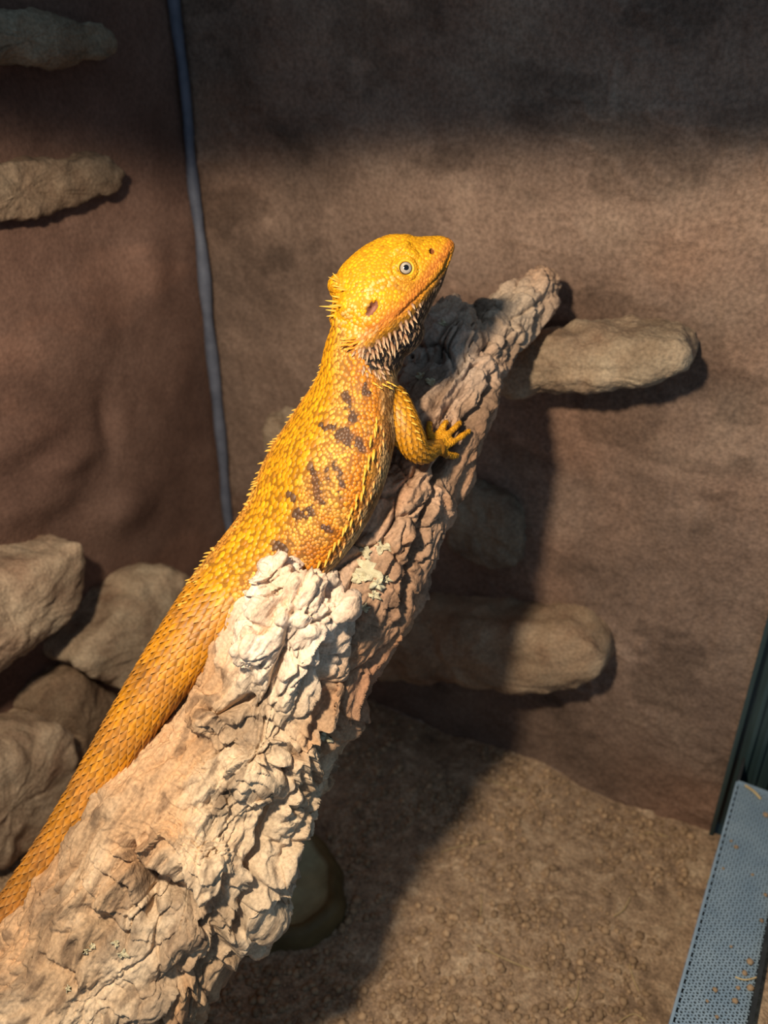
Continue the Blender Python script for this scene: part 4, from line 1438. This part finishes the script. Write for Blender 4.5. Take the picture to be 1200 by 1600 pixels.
tag(link('water_dish', mesh_np('water_dish', Vd, fd, True, np.repeat(np.array([(2.0, 2.2, 2.1)] * 4 + [(.85, .68, .46)] * 5), k, 0)), M_dish), 'shallow brown resin dish on the soil half hidden under the branch', 'dish')

# gravel: nobody could count it
ph = (1 + 5 ** .5) / 2
ICO = np.array([(-1, ph, 0), (1, ph, 0), (-1, -ph, 0), (1, -ph, 0), (0, -1, ph), (0, 1, ph), (0, -1, -ph), (0, 1, -ph), (ph, 0, -1), (ph, 0, 1), (-ph, 0, -1), (-ph, 0, 1)]) / math.sqrt(1 + ph * ph)
ICF = np.array([(0, 11, 5), (0, 5, 1), (0, 1, 7), (0, 7, 10), (0, 10, 11), (1, 5, 9), (5, 11, 4), (11, 10, 2), (10, 7, 6), (7, 1, 8), (3, 9, 4), (3, 4, 2), (3, 2, 6), (3, 6, 8), (3, 8, 9), (4, 9, 5), (2, 4, 11), (6, 2, 10), (8, 6, 7), (9, 8, 1)])
npb = 22000
gp = np.column_stack([RNG.uniform(XL + .01, XR - .004, npb), RNG.uniform(-0.02, YB - .005, npb), np.zeros(npb)])
dens = fbm(gp * 22, 3, 401)
gp = gp[dens > RNG.uniform(-.9, .35, npb)]
gp = gp[((gp[:, 0] - dc[0]) / .068) ** 2 + ((gp[:, 1] - dc[1]) / .058) ** 2 > 1]
npb = len(gp)
gp[:, 2] = floor_h(gp)
sz = 0.0007 + 0.0026 * RNG.random(npb) ** 2.6
shp = sz[:, None] * RNG.uniform(.7, 1.25, (npb, 3))
angs = RNG.uniform(0, 6.28, npb)
Wv = ICO[None] * shp[:, None] * (1 + 0.12 * RNG.normal(size=(npb, 12, 1)))
ca, sa = np.cos(angs)[:, None], np.sin(angs)[:, None]
Wv = np.stack([Wv[:, :, 0] * ca - Wv[:, :, 1] * sa, Wv[:, :, 0] * sa + Wv[:, :, 1] * ca, Wv[:, :, 2] * .8], 2) + gp[:, None] + np.array([0, 0, 1]) * (sz * .3)[:, None, None]
gc = np.repeat((np.array([1.0, .96, .9]) * (0.75 + 0.55 * RNG.random(npb) ** 1.5)[:, None])[:, None], 12, 1)
gf = (np.arange(npb)[:, None, None] * 12 + ICF[None]).reshape(-1, 3)
tag(link('gravel', mesh_np('gravel', Wv.reshape(-1, 3), gf, True, gc.reshape(-1, 3)), M_pebble), 'loose tan gravel and soil crumbs strewn over the terrarium floor', 'gravel', kind='stuff')

# bits of straw
def straw(pts, r_, lab, grp):
    V_, f_ = tube(pts, [r_] * len(pts), 14, 6, upv=(0.1, 0.2, 1))
    tag(link('straw', mesh_np('straw', V_, f_), M_straw), lab, 'straw', grp)
for pl_ in [[(1000, 1300), (1020, 1296), (1045, 1302)], [(755, 1212), (790, 1226), (822, 1236)], [(1104, 1378), (1112, 1362), (1118, 1348)], [(745, 1480), (790, 1500), (830, 1515)], [(690, 1325), (730, 1318), (770, 1310)],
            [(985, 1500), (990, 1520), (1000, 1540)], [(960, 1600), (990, 1580), (1010, 1590)], [(960, 1430), (975, 1420), (985, 1400)], [(880, 1580), (900, 1560), (905, 1530)], [(748, 1440), (752, 1420), (752, 1395)]]:
    pts = [on_plane(a, b, 2, 0.005) for a, b in pl_]
    for i_, p0 in enumerate(pts):
        p0[2] = floor_h(np.array([p0]))[0] + 0.0012 + (0.001 if i_ == 1 else 0)
    straw(pts, .00035, 'thin dry straw lying on the bare soil', 'straws on the soil')
straw([np.array([.0075, .4665, ZV + .0013]), np.array([.013, .4635, ZV + .0018]), np.array([.0175, .460, ZV + .0012])], .0009, 'short thick straw at the end lip of the vent strip', None)
q0 = [on_plane(a, b, 2, ZV + .001) for a, b in [(1150, 1527), (1165, 1531), (1186, 1526)]]
straw(q0, .00045, 'thin curved straw lying on the perforated vent strip', None)
# crumbs of soil on the vent strip
for i_, (a, b, r_) in enumerate([(1172, 1505, .0022), (1163, 1522, .0017), (1172, 1545, .0022), (1153, 1545, .0014), (1148, 1565, .0018), (1117, 1548, .0015), (1142, 1480, .001), (1196, 1275, .0024), (1150, 1325, .0016), (1142, 1315, .0011), (1176, 1368, .0011), (1196, 1400, .0014), (1105, 1565, .001), (1120, 1590, .0012), (1190, 1440, .0014), (1130, 1358, .001)]):
    c0 = on_plane(a, b, 2, ZV)
    rr_ = np.random.default_rng(500 + i_)
    V_ = ICO * r_ * rr_.uniform(.7, 1.2, (12, 3)) * [1, 1, .7] + c0 + [0, 0, r_ * .55]
    tag(link('soil_crumb', mesh_np('soil_crumb', V_, ICF, True, np.ones((12, 3)) * [.92, .9, .86]), M_pebble), 'small crumb of tan soil lying on the perforated vent strip', 'soil crumb', 'soil crumbs on the vent strip')
